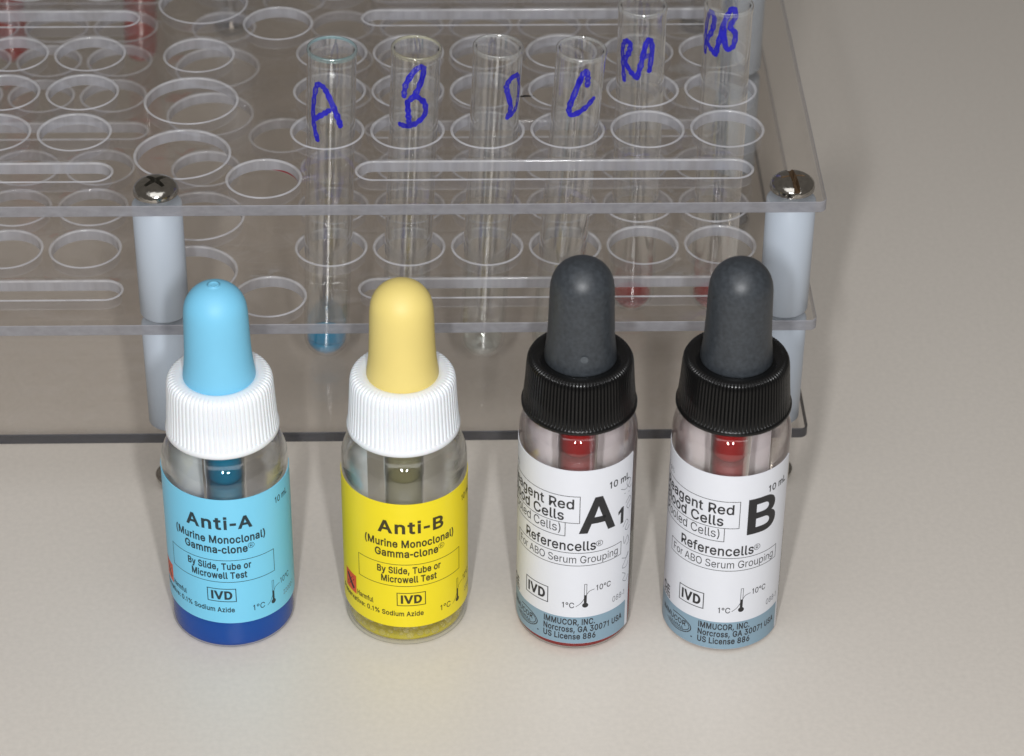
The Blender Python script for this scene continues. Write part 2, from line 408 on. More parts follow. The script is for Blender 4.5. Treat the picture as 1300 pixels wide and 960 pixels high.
for k in range(3):
    o_ = 64.2 * k
    for (x, y, r) in ((-111.2, 10.1, 7.0), (-128.0, 19.6, 9.2), (-127.7, 41.0, 9.2), (-127.4, 60.3, 7.0)):
        if y + o_ + r < 198: holes.append(circle_loop(x, y + o_, r, 64))
holes.append(circle_loop(-111.2, 10.1 + 64.2 * 3 - 6, 7.0, 56))
outline = rect_loop(RX0, RX1, RY0, RY1, 1.6)
top_plate = plate('top_plate', ZT, holes, rack, 'edge_cut', outline)
plate('middle_plate', ZM, holes, rack, 'edge_cut', outline)
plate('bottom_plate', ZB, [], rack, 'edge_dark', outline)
# felt-pen dash and red trace on the top plate
mesh_obj('pen_mark', [(-59.8, 41.6, ZT + .03), (-56.6, 41.9, ZT + .03), (-56.4, 42.35, ZT + .03), (-58.4, 42.5, ZT + .03), (-59.9, 42.1, ZT + .03)],
         [(0, 1, 2, 3, 4)], 'pen', top_plate, smooth=False)
V = []; F = []
for i in range(13):
    a = math.radians(20 + 60 * i / 12); V += [(-111.2 + 6.97 * math.cos(a), 10.1 + 6.97 * math.sin(a), ZT - TH + 0.22), (-111.2 + 6.97 * math.cos(a), 10.1 + 6.97 * math.sin(a), ZT - TH + 0.22 + 0.35 * math.sin(PI * (i + .5) / 13))]
    if i: F.append((2 * i - 2, 2 * i, 2 * i + 1, 2 * i - 1))
mesh_obj('red_stain', V, F, 'stain', top_plate)

# posts, screws and feet
def post_prof(z0, z1, r=4.95):
    return [(0, z0), (r - .3, z0), (r, z0 + .3), (r, z1 - .3), (r - .3, z1), (0, z1)]
def screw_head(name, kind, parent, loc, rz, flip=False):
    R, H = 4.5, 2.7
    nr, na = 30, 120
    V = []; F = []; fm = []
    def hgt(x, y):
        r = math.hypot(x, y)
        h = 0.55 + (H - .55) * math.sqrt(max(0, 1 - (r / R) ** 2.3))
        if r < R * .985:
            if kind == 'slot':
                if abs(x) < .55: h = min(h, 1.15)
                if abs(y) < .22 and r < 2.4: h -= .45
            else:
                wv = .62 - .12 * r
                if (abs(x) < wv and abs(y) < 2.5) or (abs(y) < wv and abs(x) < 2.5): h = min(h, .7 + .45 * r)
        return h
    ctr = len(V); V.append((0, 0, hgt(0, 0)))
    for k in range(1, nr + 1):
        r = R * (k / nr) ** 0.9
        for i in range(na):
            a = 2 * PI * i / na; x, y = r * math.cos(a), r * math.sin(a); V.append((x, y, hgt(x, y)))
    for i in range(na): a = 2 * PI * i / na; V.append((R * math.cos(a), R * math.sin(a), 0.02))
    def idx(k, i): return 1 + (k - 1) * na + i % na
    def flag(vs):
        for v in vs:
            x, y, z = V[v]; r = math.hypot(x, y)
            full = 0.55 + (H - .55) * math.sqrt(max(0, 1 - min(1, r / R) ** 2.3))
            if z < full - .25 and r < R * .97: return 1
        return 0
    for i in range(na): F.append((ctr, idx(1, i), idx(1, i + 1))); fm.append(flag(F[-1]))
    for k in range(1, nr + 1):
        for i in range(na):
            f = (idx(k, i), idx(k + 1, i), idx(k + 1, i + 1), idx(k, i + 1)); F.append(f); fm.append(flag(f) if k < nr else 0)
    F.append(tuple(idx(nr + 1, i) for i in reversed(range(na)))); fm.append(0)
    o = mesh_obj(name, V, F, ['chrome', 'rust' if kind == 'slot' else 'grime'], parent, sharp=35, fmats=fm)
    o.location = Vector(loc) * S
    o.rotation_euler = (PI if flip else 0, 0, rz)
    return o
POSTS = [(-6.4, 5.6), (-132.2, 5.4), (-6.4, 104.6), (-257.6, 5.4), (-257.6, 104.6), (-6.4, 204.2), (-132.2, 204.2), (-257.6, 204.2)]
pu = pl = sh = None
for i, (x, y) in enumerate(POSTS):
    if pu is None:
        pu = lathe('post', post_prof(ZM, ZT - TH), 'post', rack, 64, sharp=50, loc=(x, y, 0))
        pl = lathe('post', post_prof(ZB, ZM - TH), 'post', rack, 64, sharp=50, loc=(x, y, 0))
        sh = lathe('foot_shank', [(0, 2.4), (1.6, 2.4), (1.6, ZB - TH), (0, ZB - TH)], 'chrome', rack, 24, sharp=50, loc=(x, y, 0))
    else:
        for src in (pu, pl, sh):
            c = src.copy(); C.objects.link(c); c.parent = rack; c.location = Vector((x, y, 0)) * S
    screw_head('screw', 'slot' if i % 2 == 0 else 'cross', rack, (x, y, ZT), [0.12, 0.75, 0.3, 1.0, .2, .5, .9, .1][i])
    screw_head('foot_screw', 'cross', rack, (x, y, 2.7), 0.3 + i, flip=True)

# ------------------------------------------------------------------ surface print helpers
def smooth_line(pts, sub=6):
    if len(pts) < 3: return [Vector(p) for p in pts]
    P = [Vector(p) for p in pts]; out = []
    for i in range(len(P) - 1):
        p0 = P[max(i - 1, 0)]; p1 = P[i]; p2 = P[i + 1]; p3 = P[min(i + 2, len(P) - 1)]
        for k in range(sub):
            t = k / sub
            out.append(0.5 * ((2 * p1) + (p2 - p0) * t + (2 * p0 - 5 * p1 + 4 * p2 - p3) * t * t + (3 * p1 - p0 - 3 * p2 + p3) * t ** 3))
    out.append(P[-1]); return out
def ribbon(pts, width, wob=0.0, round_cap=False):
    """flat stroke in the (s, z) plane -> verts2d, faces"""
    n = len(pts); V = []; F = []
    for i, p in enumerate(pts):
        d = (pts[min(i + 1, n - 1)] - pts[max(i - 1, 0)])
        if d.length < 1e-9: d = Vector((1, 0))
        d.normalize(); q = Vector((-d.y, d.x))
        ww = width / 2 * (1 + wob * math.sin(i * 1.7 + n) + wob * .6 * math.sin(i * 4.1))
        V += [p + q * ww, p - q * ww]
        if i: F.append((2 * i - 2, 2 * i - 1, 2 * i + 1, 2 * i))
    if round_cap:
        for e, base in ((0, 0), (n - 1, 2 * (n - 1))):
            d = pts[0] - pts[1] if e == 0 else pts[-1] - pts[-2]
            d.normalize(); q = Vector((-d.y, d.x)); c = pts[e]; idx = []
            for k in range(9):
                a = -PI / 2 + PI * k / 8
                idx.append(len(V)); V.append(c + (d * math.cos(a) + q * math.sin(a)) * width / 2)
            F.append(tuple(idx))
    return V, F
def line_pts(a, b, step=0.5):
    a, b = Vector(a), Vector(b); n = max(1, int((b - a).length / step) + 1)
    return [a.lerp(b, i / n) for i in range(n + 1)]
def wrap_obj(name, groups, r, mat, parent, skew=0.0, ds=0, dz=0):
    """groups: list of (verts2d, faces); wrapped on a cylinder of radius r about the local z axis"""
    V = []; F = []
    for gi, (v2, f2) in enumerate(groups):
        o = len(V)
        for p in v2:
            rr = r + 0.003 * (gi % 5) + (p[2] if len(p) > 2 else 0)
            s = p[0] + ds; z = p[1] + dz + skew * p[0]
            a = s / r; V.append((rr * math.sin(a), -rr * math.cos(a), z))
        for f in f2:
            F.append(tuple(i + o for i in f))
    ob = mesh_obj(name, V, F, mat, parent, smooth=False)
    # every face looks outward
    me = ob.data; bm = bmesh.new(); bm.from_mesh(me)
    for f in bm.faces:
        f.normal_update(); c = f.calc_center_median()
        if f.normal.x * c.x + f.normal.y * c.y < 0: f.normal_flip()
    bm.to_mesh(me); bm.free()
    return ob
# letter outlines: advance width and contours, cap height 509 units
GLYPHS = {
    ' ': (188, ''),
    '%': (676, '175,283 155,284 137,289 121,297 107,308 95,320 86,335 80,351 76,369 75,388 75,412 76,431 80,448 87,464 96,479 107,492 121,503 137,511 155,515 175,517 196,515 214,511 230,503 244,492 255,479 264,464 270,448 274,431 276,412 276,388 274,369 270,351 264,335 255,320 244,308 230,297 214,289 196,284|175,327 191,329 203,335 212,346 218,358 222,372 223,388 223,412 222,428 219,441 213,454 204,464 191,470 175,473 160,470 148,464 138,454 132,441 128,428 127,412 127,388 128,372 132,358 138,346 147,335 160,329|501,-10 481,-8 462,-3 446,5 432,15 421,28 412,43 406,59 402,77 400,95 400,120 402,138 406,156 412,172 421,187 433,200 447,210 463,218 481,223 501,225 522,223 540,218 556,210 570,200 581,187 590,172 596,156 600,138 601,120 601,95 600,77 596,59 589,43 580,28 569,15 555,5 540,-3 521,-8|501,35 517,37 529,43 538,53 544,66 548,80 549,95 549,120 548,135 544,149 538,162 529,172 517,178 501,180 486,178 473,172 464,162 458,149 454,135 453,120 453,95 454,80 458,66 464,53 473,43 485,37|132,0 482,509 540,509 191,0'),
    '(': (273, '89,207 90,235 92,264 96,293 101,324 107,354 114,384 122,413 132,441 142,468 153,494 164,517 177,539 236,539 223,512 212,485 201,457 191,428 182,399 174,370 167,342 161,313 157,285 154,258 152,232 151,207 152,176 155,145 160,115 165,91 172,67 179,42 188,16 198,-10 209,-38 222,-66 236,-96 177,-96 156,-59 139,-21 124,16 111,55 102,93 95,131 90,169'),
    ')': (273, '37,-96 52,-66 64,-37 76,-9 86,18 95,44 102,69 108,93 113,116 118,147 121,177 122,207 121,232 119,258 116,285 112,313 106,342 99,370 91,399 82,428 73,457 62,485 50,512 37,539 97,539 109,517 121,494 131,468 142,441 151,413 159,384 167,354 173,323 178,293 181,264 183,235 184,207 183,168 178,130 171,92 161,53 149,15 134,-22 117,-59 97,-96'),
    ',': (188, '38,-119 68,71 137,71 84,-119'),
    '-': (453, '337,244 337,188 114,188 114,244'),
    '.': (188, '95,-4 83,-3 73,1 63,9 55,18 51,29 50,41 51,53 55,64 63,73 73,81 83,85 95,87 107,85 118,81 128,73 135,64 140,53 141,41 140,29 135,18 128,9 118,1 107,-3'),
    '0': (453, '227,-7 199,-5 174,1 151,11 130,24 111,41 95,62 80,86 69,113 60,144 53,178 49,214 48,254 49,294 53,330 60,364 69,395 81,422 95,447 112,467 130,484 151,498 174,508 200,514 227,516 254,514 279,508 302,498 323,484 342,467 358,447 372,422 384,395 393,364 400,330 404,294 405,254 404,214 400,178 393,144 384,113 373,86 359,62 342,41 323,24 302,11 279,1 254,-5|227,50 250,52 271,60 290,74 306,92 320,116 330,144 336,168 340,194 343,223 344,254 343,285 340,314 336,341 330,365 320,393 306,416 290,435 271,449 250,457 227,460 203,457 182,449 163,435 147,416 134,393 123,365 117,341 113,314 110,285 109,254 110,223 113,194 117,168 123,144 134,116 147,92 163,74 182,60 203,52'),
    '1': (453, '76,0 76,55 391,55 391,0|276,509 276,0 212,0 212,448 209,448 86,358 86,427 198,509'),
    '2': (453, '64,0 64,47 234,229 252,248 268,266 282,282 294,298 303,312 311,327 316,341 319,356 320,371 319,389 315,405 308,419 298,431 287,441 273,449 258,455 241,458 224,460 205,458 188,454 172,447 159,438 148,427 139,413 132,398 128,381 127,362 66,362 68,391 75,418 86,442 102,464 121,482 143,496 168,507 196,513 225,516 254,513 281,507 306,497 328,482 346,465 361,445 372,423 379,398 381,372 380,354 377,336 371,318 363,299 351,280 336,259 322,241 306,223 288,202 267,180 153,60 153,57 389,57 389,0'),
    '3': (453, '218,-7 188,-5 159,1 133,10 108,22 88,38 70,57 57,79 48,104 44,132 109,132 112,115 118,100 126,87 137,76 150,66 165,59 182,54 200,51 219,50 239,51 258,55 275,61 291,69 304,80 315,93 323,108 328,125 329,145 328,163 323,180 316,196 306,211 292,223 275,234 254,241 229,246 201,248 157,248 157,299 288,448 288,452 70,452 70,509 372,509 372,461 211,278 211,289 247,290 279,286 308,276 333,262 354,244 371,222 383,198 391,173 393,145 390,116 383,90 370,66 354,45 333,27 309,12 281,2 251,-5'),
    '4': (453, '40,105 40,158 247,509 311,509 109,166 109,163 413,163 413,105|282,0 282,121 282,146 282,318 343,318 343,0'),
    '6': (453, '226,-7 196,-4 168,3 142,15 119,31 100,51 84,74 73,101 66,130 64,162 65,187 71,212 80,239 89,261 102,285 118,311 137,340 252,509 322,509 151,261 145,261 151,270 157,279 165,288 174,295 184,302 196,307 208,311 221,313 235,314 265,312 291,305 316,295 337,280 355,262 370,240 380,215 387,187 389,157 387,127 379,98 368,73 352,50 333,30 310,14 284,3 257,-4|226,48 245,50 263,55 279,63 293,73 304,86 314,101 322,119 326,137 327,157 326,178 322,196 314,213 304,228 293,241 279,251 263,259 245,264 226,265 207,264 190,259 174,252 160,241 148,229 138,214 131,197 126,179 125,158 126,138 131,119 138,102 148,86 160,73 174,63 190,55 207,50'),
    '7': (453, '97,0 323,448 323,452 62,452 62,509 391,509 391,449 165,0'),
    '8': (453, '226,-7 193,-5 163,1 136,11 111,25 91,42 74,62 62,84 54,109 52,135 53,156 58,176 65,195 75,212 87,228 101,241 117,252 134,260 153,265 153,267 129,276 109,289 93,308 80,330 73,354 70,380 73,405 79,429 90,450 106,469 124,485 146,498 170,508 197,514 226,516 255,514 282,508 306,498 328,485 346,469 361,450 373,429 379,405 382,380 379,354 372,330 359,308 343,289 323,276 300,267 300,265 319,260 335,252 351,241 365,228 377,212 387,195 395,176 399,156 401,135 398,109 391,84 378,62 362,42 341,25 317,11 289,1 259,-5|226,49 248,50 267,54 285,60 300,69 313,79 323,91 331,106 335,121 337,139 335,157 330,173 322,189 312,202 298,213 283,223 265,230 247,234 226,235 206,234 187,230 169,223 154,213 140,202 130,189 122,173 117,157 115,139 117,121 121,106 129,91 139,79 152,69 167,60 185,54 205,50|226,290 244,291 260,294 274,300 287,308 298,318 307,330 314,344 318,359 319,376 318,392 314,407 308,420 299,432 288,442 275,449 260,455 244,459 226,460 208,459 192,455 177,449 164,442 153,432 145,420 138,407 134,392 133,376 134,359 138,344 145,330 154,318 165,308 178,300 193,294 209,291'),
    ':': (188, '95,-4 83,-3 73,1 63,9 55,18 51,29 50,41 51,53 55,64 63,73 73,81 83,85 95,87 107,85 118,81 128,73 135,64 140,53 141,41 140,29 135,18 128,9 118,1 107,-3|95,271 83,272 73,277 63,284 55,294 51,304 50,316 51,328 55,339 63,349 73,356 83,360 95,362 107,360 118,356 128,349 135,339 140,328 141,316 140,304 135,294 128,284 118,277 107,272'),
    'A': (480, '16,0 201,509 276,509 463,0 395,0 287,302 280,323 272,346 264,372 257,394 250,420 241,447 232,478 245,478 236,447 228,419 220,393 213,371 204,345 197,322 191,302 85,0|110,142 110,199 370,199 370,142'),
    'B': (456, '60,0 60,509 241,509 274,507 304,501 329,491 350,477 367,461 381,442 390,421 396,398 398,374 397,353 393,336 387,320 378,307 368,295 356,286 343,278 329,272 315,267 315,262 331,260 347,254 363,245 378,234 391,220 402,203 411,184 416,161 418,136 416,111 410,88 400,67 386,48 368,31 344,18 317,8 284,2 247,0|125,57 245,57 281,60 309,67 330,80 344,96 353,115 355,137 354,153 350,169 342,184 333,197 320,209 306,218 289,225 269,229 248,231 125,231|125,285 238,285 256,287 273,290 288,296 302,304 314,314 323,326 330,340 335,355 336,372 333,393 326,412 313,429 294,442 270,449 240,452 125,452'),
    'C': (510, '267,-7 235,-5 205,1 177,11 150,25 126,42 104,63 86,88 70,115 57,146 48,179 42,215 40,254 42,293 48,329 57,362 70,393 86,421 104,445 126,466 150,484 177,498 205,508 235,514 267,516 293,514 317,511 340,504 362,496 383,485 402,471 419,456 435,438 448,418 459,397 467,373 473,348 408,348 404,365 397,380 389,395 380,407 369,418 357,428 344,437 330,444 315,449 300,453 284,455 267,456 237,453 209,445 184,432 161,414 141,391 125,364 116,340 109,314 105,285 103,254 105,223 109,194 116,168 125,145 141,117 161,94 184,76 210,63 237,56 267,53 284,54 300,56 315,60 330,65 344,72 357,81 369,90 380,102 389,114 397,128 404,144 408,160 473,160 467,135 459,112 448,91 435,71 420,53 402,38 383,24 363,13 341,5 317,-2 293,-6'),
    'D': (503, '219,0 96,0 96,57 215,57 244,58 272,63 296,70 318,81 343,99 363,122 379,149 388,172 394,198 398,226 399,255 398,285 394,312 388,337 379,361 364,388 344,410 320,428 299,438 275,446 249,450 221,452 93,452 93,509 225,509 261,507 294,501 325,492 353,478 377,461 399,441 418,418 433,391 446,361 455,329 460,293 462,255 460,217 455,181 446,149 433,119 417,92 398,68 376,48 351,31 322,17 291,8 256,2|125,509 125,0 60,0 60,509'),
    'E': (419, '60,0 60,509 372,509 372,452 125,452 125,286 355,286 355,229 125,229 125,57 375,57 375,0'),
    'F': (410, '60,0 60,509 369,509 369,452 125,452 125,278 346,278 346,221 125,221 125,0'),
    'G': (521, '269,-7 236,-5 205,1 176,11 149,25 125,43 104,64 85,88 69,116 57,146 47,179 42,215 40,254 42,293 47,329 57,362 69,393 85,421 103,445 125,466 149,484 175,498 203,508 233,514 265,516 291,514 316,510 340,504 363,494 384,483 403,469 421,453 436,436 449,416 460,395 468,373 474,349 408,349 402,365 395,379 387,393 378,406 368,417 356,427 344,436 330,443 315,448 300,453 283,455 265,456 236,453 209,445 183,432 160,414 141,392 125,364 116,340 109,314 105,285 103,254 105,223 109,194 116,168 125,145 141,117 161,95 184,76 210,63 238,56 269,53 296,55 322,61 345,71 365,85 382,102 396,123 407,147 413,173 415,202 434,199 283,199 283,256 478,256 478,200 476,170 471,141 463,115 451,91 436,69 419,50 399,33 377,19 352,8 326,0 298,-5'),
    'H': (517, '60,0 60,509 125,509 125,289 392,289 392,509 457,509 457,0 392,0 392,232 125,232 125,0'),
    'I': (301, '31,0 31,57 118,57 118,452 31,452 31,509 269,509 269,452 183,452 183,57 269,57 269,0'),
    'L': (393, '60,0 60,509 125,509 125,57 361,57 361,0'),
    'M': (629, '60,0 60,509 152,509 277,187 280,179 284,170 287,159 291,147 295,135 299,123 303,110 307,97 311,84 315,71 319,60 322,49 307,49 311,59 314,71 318,83 322,95 326,108 330,121 334,134 338,146 342,158 346,169 349,179 352,187 476,509 568,509 568,0 504,0 504,291 504,302 504,314 504,327 505,340 505,354 505,369 506,413 506,428 507,443 507,457 513,457 508,441 503,425 498,409 492,393 487,378 482,363 477,348 472,335 467,322 463,310 459,300 456,291 342,0 286,0 170,291 167,300 163,310 159,321 155,333 150,347 145,361 140,376 134,392 129,408 124,424 118,441 112,457 119,457 119,444 120,430 120,416 120,401 121,386 121,372 122,328 122,315 122,302 122,291 122,0'),
    'N': (524, '60,0 60,509 136,509 343,183 349,174 355,163 363,151 371,137 379,122 388,107 396,90 405,73 414,55 405,54 403,72 402,90 401,108 400,126 399,142 399,157 399,171 399,184 399,195 399,509 463,509 463,0 387,0 202,290 194,303 186,317 177,331 168,346 159,363 148,381 108,452 119,454 120,429 121,406 122,384 123,363 124,345 124,328 125,313 125,301 125,291 125,0'),
    'O': (534, '267,-7 235,-5 205,1 177,11 150,25 126,42 105,63 86,88 70,115 57,146 48,179 42,215 40,254 42,293 48,329 57,362 70,393 86,421 105,445 126,466 150,484 177,498 205,508 235,514 267,516 299,514 329,508 357,498 384,484 408,466 429,445 448,421 464,393 477,362 486,329 491,293 493,254 491,215 486,179 477,146 464,115 448,88 429,63 408,42 384,25 357,11 329,1 299,-5|267,53 296,55 324,63 349,76 372,94 392,116 408,144 418,168 425,194 429,223 430,254 429,286 425,314 418,341 408,365 392,392 372,415 349,433 324,446 296,453 267,456 237,453 210,445 184,433 161,415 142,392 125,364 116,340 109,314 105,285 103,254 105,223 109,194 116,168 125,144 142,117 161,94 184,76 210,63 237,55'),
    'P': (445, '60,0 60,509 235,509 272,506 305,499 332,487 356,471 375,452 390,430 400,404 407,377 409,348 407,318 400,291 390,265 375,243 356,223 332,207 305,195 272,188 235,186 109,186 109,242 233,242 257,244 279,248 297,256 312,266 324,279 333,294 339,310 343,328 344,348 343,367 339,385 333,402 324,416 312,428 297,439 279,446 257,451 232,452 125,452 125,0'),
    'R': (449, '60,0 60,509 236,509 273,506 305,500 333,489 356,473 376,455 390,433 401,408 407,381 409,352 407,323 401,296 390,271 376,250 356,232 333,217 305,206 273,200 236,198 96,198 96,255 234,255 258,256 280,260 298,267 313,276 325,287 334,300 340,316 344,333 345,352 344,371 340,389 334,405 325,419 313,430 298,440 279,446 258,451 233,452 125,452 125,0|353,0 230,229 303,229 428,0'),
    'S': (447, '224,-9 188,-7 156,-1 128,9 102,23 81,40 64,60 51,83 42,109 38,137 104,137 108,118 114,102 123,88 136,76 150,66 166,59 185,53 204,50 224,49 246,50 267,54 286,60 303,69 317,79 329,92 338,106 344,122 346,139 344,154 340,168 332,179 322,189 310,197 296,205 280,211 263,217 245,222 184,239 154,249 128,260 105,274 86,289 67,313 56,341 52,372 54,400 62,425 75,448 92,468 113,484 138,498 165,508 195,514 227,516 259,514 289,508 316,498 340,484 360,468 377,449 390,427 398,403 401,378 337,378 332,402 320,421 302,437 280,449 254,456 225,459 204,457 185,454 167,448 152,440 139,430 129,418 121,405 117,391 115,376 117,359 122,345 131,334 142,324 155,315 169,308 184,302 198,297 212,293 264,279 279,275 295,270 312,264 328,256 344,248 359,238 372,226 384,213 395,198 402,180 407,161 408,139 406,112 399,87 386,64 370,43 349,25 323,11 302,2 278,-4 252,-8'),
    'T': (449, '32,452 32,509 417,509 417,452 257,452 257,0 193,0 193,452'),
    'U': (518, '259,-8 230,-7 203,-2 177,5 154,15 126,33 103,55 85,80 71,108 63,140 60,173 60,509 124,509 124,178 126,155 132,133 141,113 153,95 169,80 187,68 208,59 232,53 259,52 285,53 309,59 331,68 349,80 364,95 377,113 385,133 391,155 393,178 393,509 457,509 457,173 454,140 446,108 433,80 414,55 391,33 363,15 340,5 315,-2 288,-7'),
    'V': (480, '204,0 16,509 84,509 192,206 199,187 207,164 215,137 222,115 230,89 239,61 248,31 235,31 244,62 252,90 260,115 267,138 276,165 283,187 290,206 395,509 463,509 278,0'),
    'a': (390, '160,-9 137,-7 115,-3 94,5 76,15 60,29 48,45 38,63 32,84 30,108 32,128 36,146 43,161 53,174 64,184 78,193 92,200 108,206 125,211 143,214 161,217 178,220 200,223 218,225 234,227 247,229 257,231 265,235 271,240 274,246 276,255 276,257 275,272 272,285 267,297 260,307 251,315 240,322 227,327 212,330 196,331 178,330 163,327 149,322 137,316 127,309 118,301 110,292 104,283 100,274 41,291 51,313 64,331 79,346 95,358 114,368 133,375 153,380 173,383 194,384 208,384 223,382 239,379 255,375 271,369 286,360 300,350 312,336 322,320 330,301 335,278 337,251 337,0 277,0 277,52 272,52 267,43 260,34 252,25 242,16 229,8 215,1 199,-4 181,-7|170,45 192,47 211,51 228,59 242,68 254,80 263,93 270,108 274,122 276,138 276,190 272,187 267,184 259,182 251,180 241,178 231,176 221,174 210,173 200,171 191,170 182,169 175,168 161,166 147,163 134,159 122,153 112,147 103,139 97,130 93,118 92,105 93,93 96,82 102,72 109,64 119,57 130,52 142,48 156,46'),
    'b': (425, '229,-8 208,-7 189,-3 172,4 159,12 147,21 138,31 130,41 123,50 118,59 112,59 112,0 53,0 53,509 114,509 114,319 118,319 123,327 130,336 137,346 147,355 158,364 171,373 188,379 207,383 229,384 259,382 287,374 313,361 335,342 354,320 370,293 379,270 385,245 389,218 390,189 389,160 385,133 379,108 370,84 355,57 336,34 313,16 288,3 260,-6|220,47 242,49 262,55 279,66 294,80 306,97 316,117 323,139 327,163 328,189 327,215 323,239 316,261 307,281 295,298 280,311 262,322 243,328 220,330 198,328 178,322 161,312 147,299 134,282 125,263 118,241 114,216 113,189 114,162 118,138 125,115 135,95 147,78 162,65 179,55 198,49'),
    'c': (396, '207,-8 174,-5 144,3 117,16 93,35 72,58 56,85 46,108 40,133 36,159 34,187 36,216 40,243 46,268 56,291 72,318 93,341 117,360 144,374 174,382 207,384 226,384 243,381 260,377 276,371 291,364 305,356 318,346 330,335 340,322 349,308 356,293 362,277 303,262 300,272 295,281 290,289 284,297 278,304 270,311 261,316 252,321 242,325 231,328 220,329 207,330 184,328 163,321 145,310 130,296 118,278 108,258 102,236 98,212 96,187 98,163 102,139 108,117 118,97 130,80 145,66 163,55 184,49 207,46 220,47 232,49 243,52 253,55 262,60 271,66 279,73 285,80 292,89 297,98 301,107 304,117 363,102 357,86 350,70 341,56 331,43 319,32 306,21 292,12 277,5 261,-1 244,-5 226,-7'),
    'd': (425, '195,-8 165,-6 137,3 111,16 89,34 70,57 55,84 46,108 39,133 35,160 34,189 35,218 39,245 46,270 55,293 70,320 89,342 112,361 137,374 165,382 196,384 218,383 237,379 253,373 267,364 278,355 287,346 295,336 301,327 306,319 311,319 311,509 372,509 372,0 313,0 313,59 307,59 301,50 295,41 287,31 277,21 266,12 252,4 236,-3 217,-7|205,47 226,49 246,55 263,65 278,78 290,95 299,115 306,138 310,162 312,189 310,216 306,241 300,263 290,282 278,299 263,312 246,322 227,328 205,330 182,328 162,322 145,311 130,298 118,281 108,261 102,239 98,215 96,189 98,163 102,139 109,117 118,97 130,80 145,66 162,55 182,49'),
    'e': (404, '212,-8 177,-5 145,3 117,16 92,35 72,58 56,85 46,108 40,132 35,159 34,187 35,215 39,242 46,267 55,290 71,317 91,340 115,359 142,373 172,382 205,384 226,383 246,380 266,374 285,366 303,355 319,341 334,324 347,305 357,282 365,256 370,227 371,194 371,169 75,169 75,221 338,221 310,202 308,226 304,248 298,269 288,286 277,301 263,314 246,323 227,328 205,330 183,328 164,323 146,313 131,301 119,286 109,270 102,251 97,231 96,211 96,178 98,151 102,127 110,106 121,88 135,73 151,61 169,53 190,48 212,46 227,47 241,49 254,53 265,58 276,65 285,73 294,82 300,93 306,105 365,91 358,72 348,55 335,39 320,26 302,14 283,4 261,-3 237,-7'),
    'f': (254, '228,379 228,327 6,327 6,379|81,0 81,432 82,452 87,470 96,486 107,499 120,510 135,519 152,525 169,529 187,530 201,530 212,529 222,527 231,525 238,523 243,521 227,468 224,470 220,471 215,472 209,473 202,474 195,474 178,472 164,468 154,460 147,449 143,435 142,419 142,0'),
    'g': (425, '207,-151 180,-149 156,-146 134,-140 114,-132 97,-122 82,-110 70,-97 59,-84 51,-69 101,-41 107,-49 114,-57 122,-66 131,-74 142,-82 154,-88 169,-93 187,-96 207,-97 236,-95 261,-87 282,-75 298,-58 308,-34 311,-6 311,68 306,68 301,60 294,51 287,41 277,32 266,23 252,16 236,10 217,6 195,5 165,7 138,14 113,27 90,43 71,65 55,90 46,112 39,136 35,163 34,191 35,220 39,246 46,271 55,293 71,320 90,342 112,361 138,374 166,382 196,384 218,383 237,379 253,373 267,365 279,356 288,346 296,336 302,327 308,319 313,319 313,379 372,379 372,-9 370,-40 363,-67 350,-90 334,-109 314,-124 291,-136 265,-144 237,-149|205,59 227,61 246,66 264,75 278,87 290,103 300,121 307,142 311,166 312,193 311,219 307,242 300,264 291,283 279,299 264,312 247,322 227,328 205,330 182,328 163,322 145,312 130,298 118,282 109,262 102,241 98,218 96,193 98,167 102,144 109,123 118,104 131,88 145,76 163,66 183,61'),
    'i': (167, '53,0 53,379 114,379 114,0|84,443 73,444 63,448 54,455 47,463 43,472 41,483 43,494 47,504 54,512 63,518 73,522 84,524 95,522 105,518 114,512 121,504 125,494 126,483 125,472 121,463 114,455 105,448 95,444'),
    'l': (189, '139,-2 112,0 91,8 74,20 62,37 55,59 53,84 53,509 114,509 114,99 114,83 117,71 120,62 126,57 135,53 146,52 152,52 157,52 160,53 164,53 167,54 170,54 181,3 175,1 169,0 162,-1 154,-2 147,-2'),
    'm': (610, '53,0 53,379 112,379 112,295 108,295 114,314 122,331 132,346 144,358 158,368 172,376 187,382 203,385 219,386 245,383 268,375 287,361 303,342 314,320 321,295 312,295 318,312 326,329 337,343 350,356 364,366 381,375 398,381 417,385 437,386 458,385 478,380 497,372 514,361 529,346 541,328 550,307 555,283 557,255 557,0 496,0 496,254 493,279 485,298 473,313 456,323 438,329 419,330 402,329 387,326 374,320 363,312 353,302 345,290 340,277 336,263 335,247 335,0 274,0 274,260 272,280 265,297 253,311 238,322 220,328 199,330 185,329 171,326 158,320 145,312 135,302 126,289 119,274 115,257 114,238 114,0'),
    'n': (410, '114,227 114,0 53,0 53,379 112,379 112,287 102,287 116,319 132,344 152,362 175,374 200,382 227,384 252,383 275,377 295,369 313,356 328,340 341,321 350,298 355,271 357,240 357,0 296,0 296,235 293,263 286,286 273,304 256,318 235,326 210,329 192,328 176,324 161,317 147,308 136,297 126,283 119,266 115,248'),
    'o': (416, '207,-8 174,-5 144,3 117,16 93,35 72,58 56,85 46,108 40,133 36,159 34,187 36,216 40,243 46,268 56,291 72,318 93,341 117,360 144,374 174,382 207,384 241,382 271,374 299,360 323,341 343,318 359,291 369,268 376,243 380,216 381,187 380,159 376,133 369,108 359,85 343,58 323,35 299,16 271,3 241,-5|207,46 231,49 252,55 270,66 285,80 298,97 307,117 314,139 318,163 319,187 318,212 314,236 307,258 298,278 285,296 270,310 252,321 231,328 207,330 184,328 163,321 145,310 130,296 118,278 108,258 102,236 98,212 96,187 98,163 102,139 108,117 118,97 130,80 145,66 163,55 184,49'),
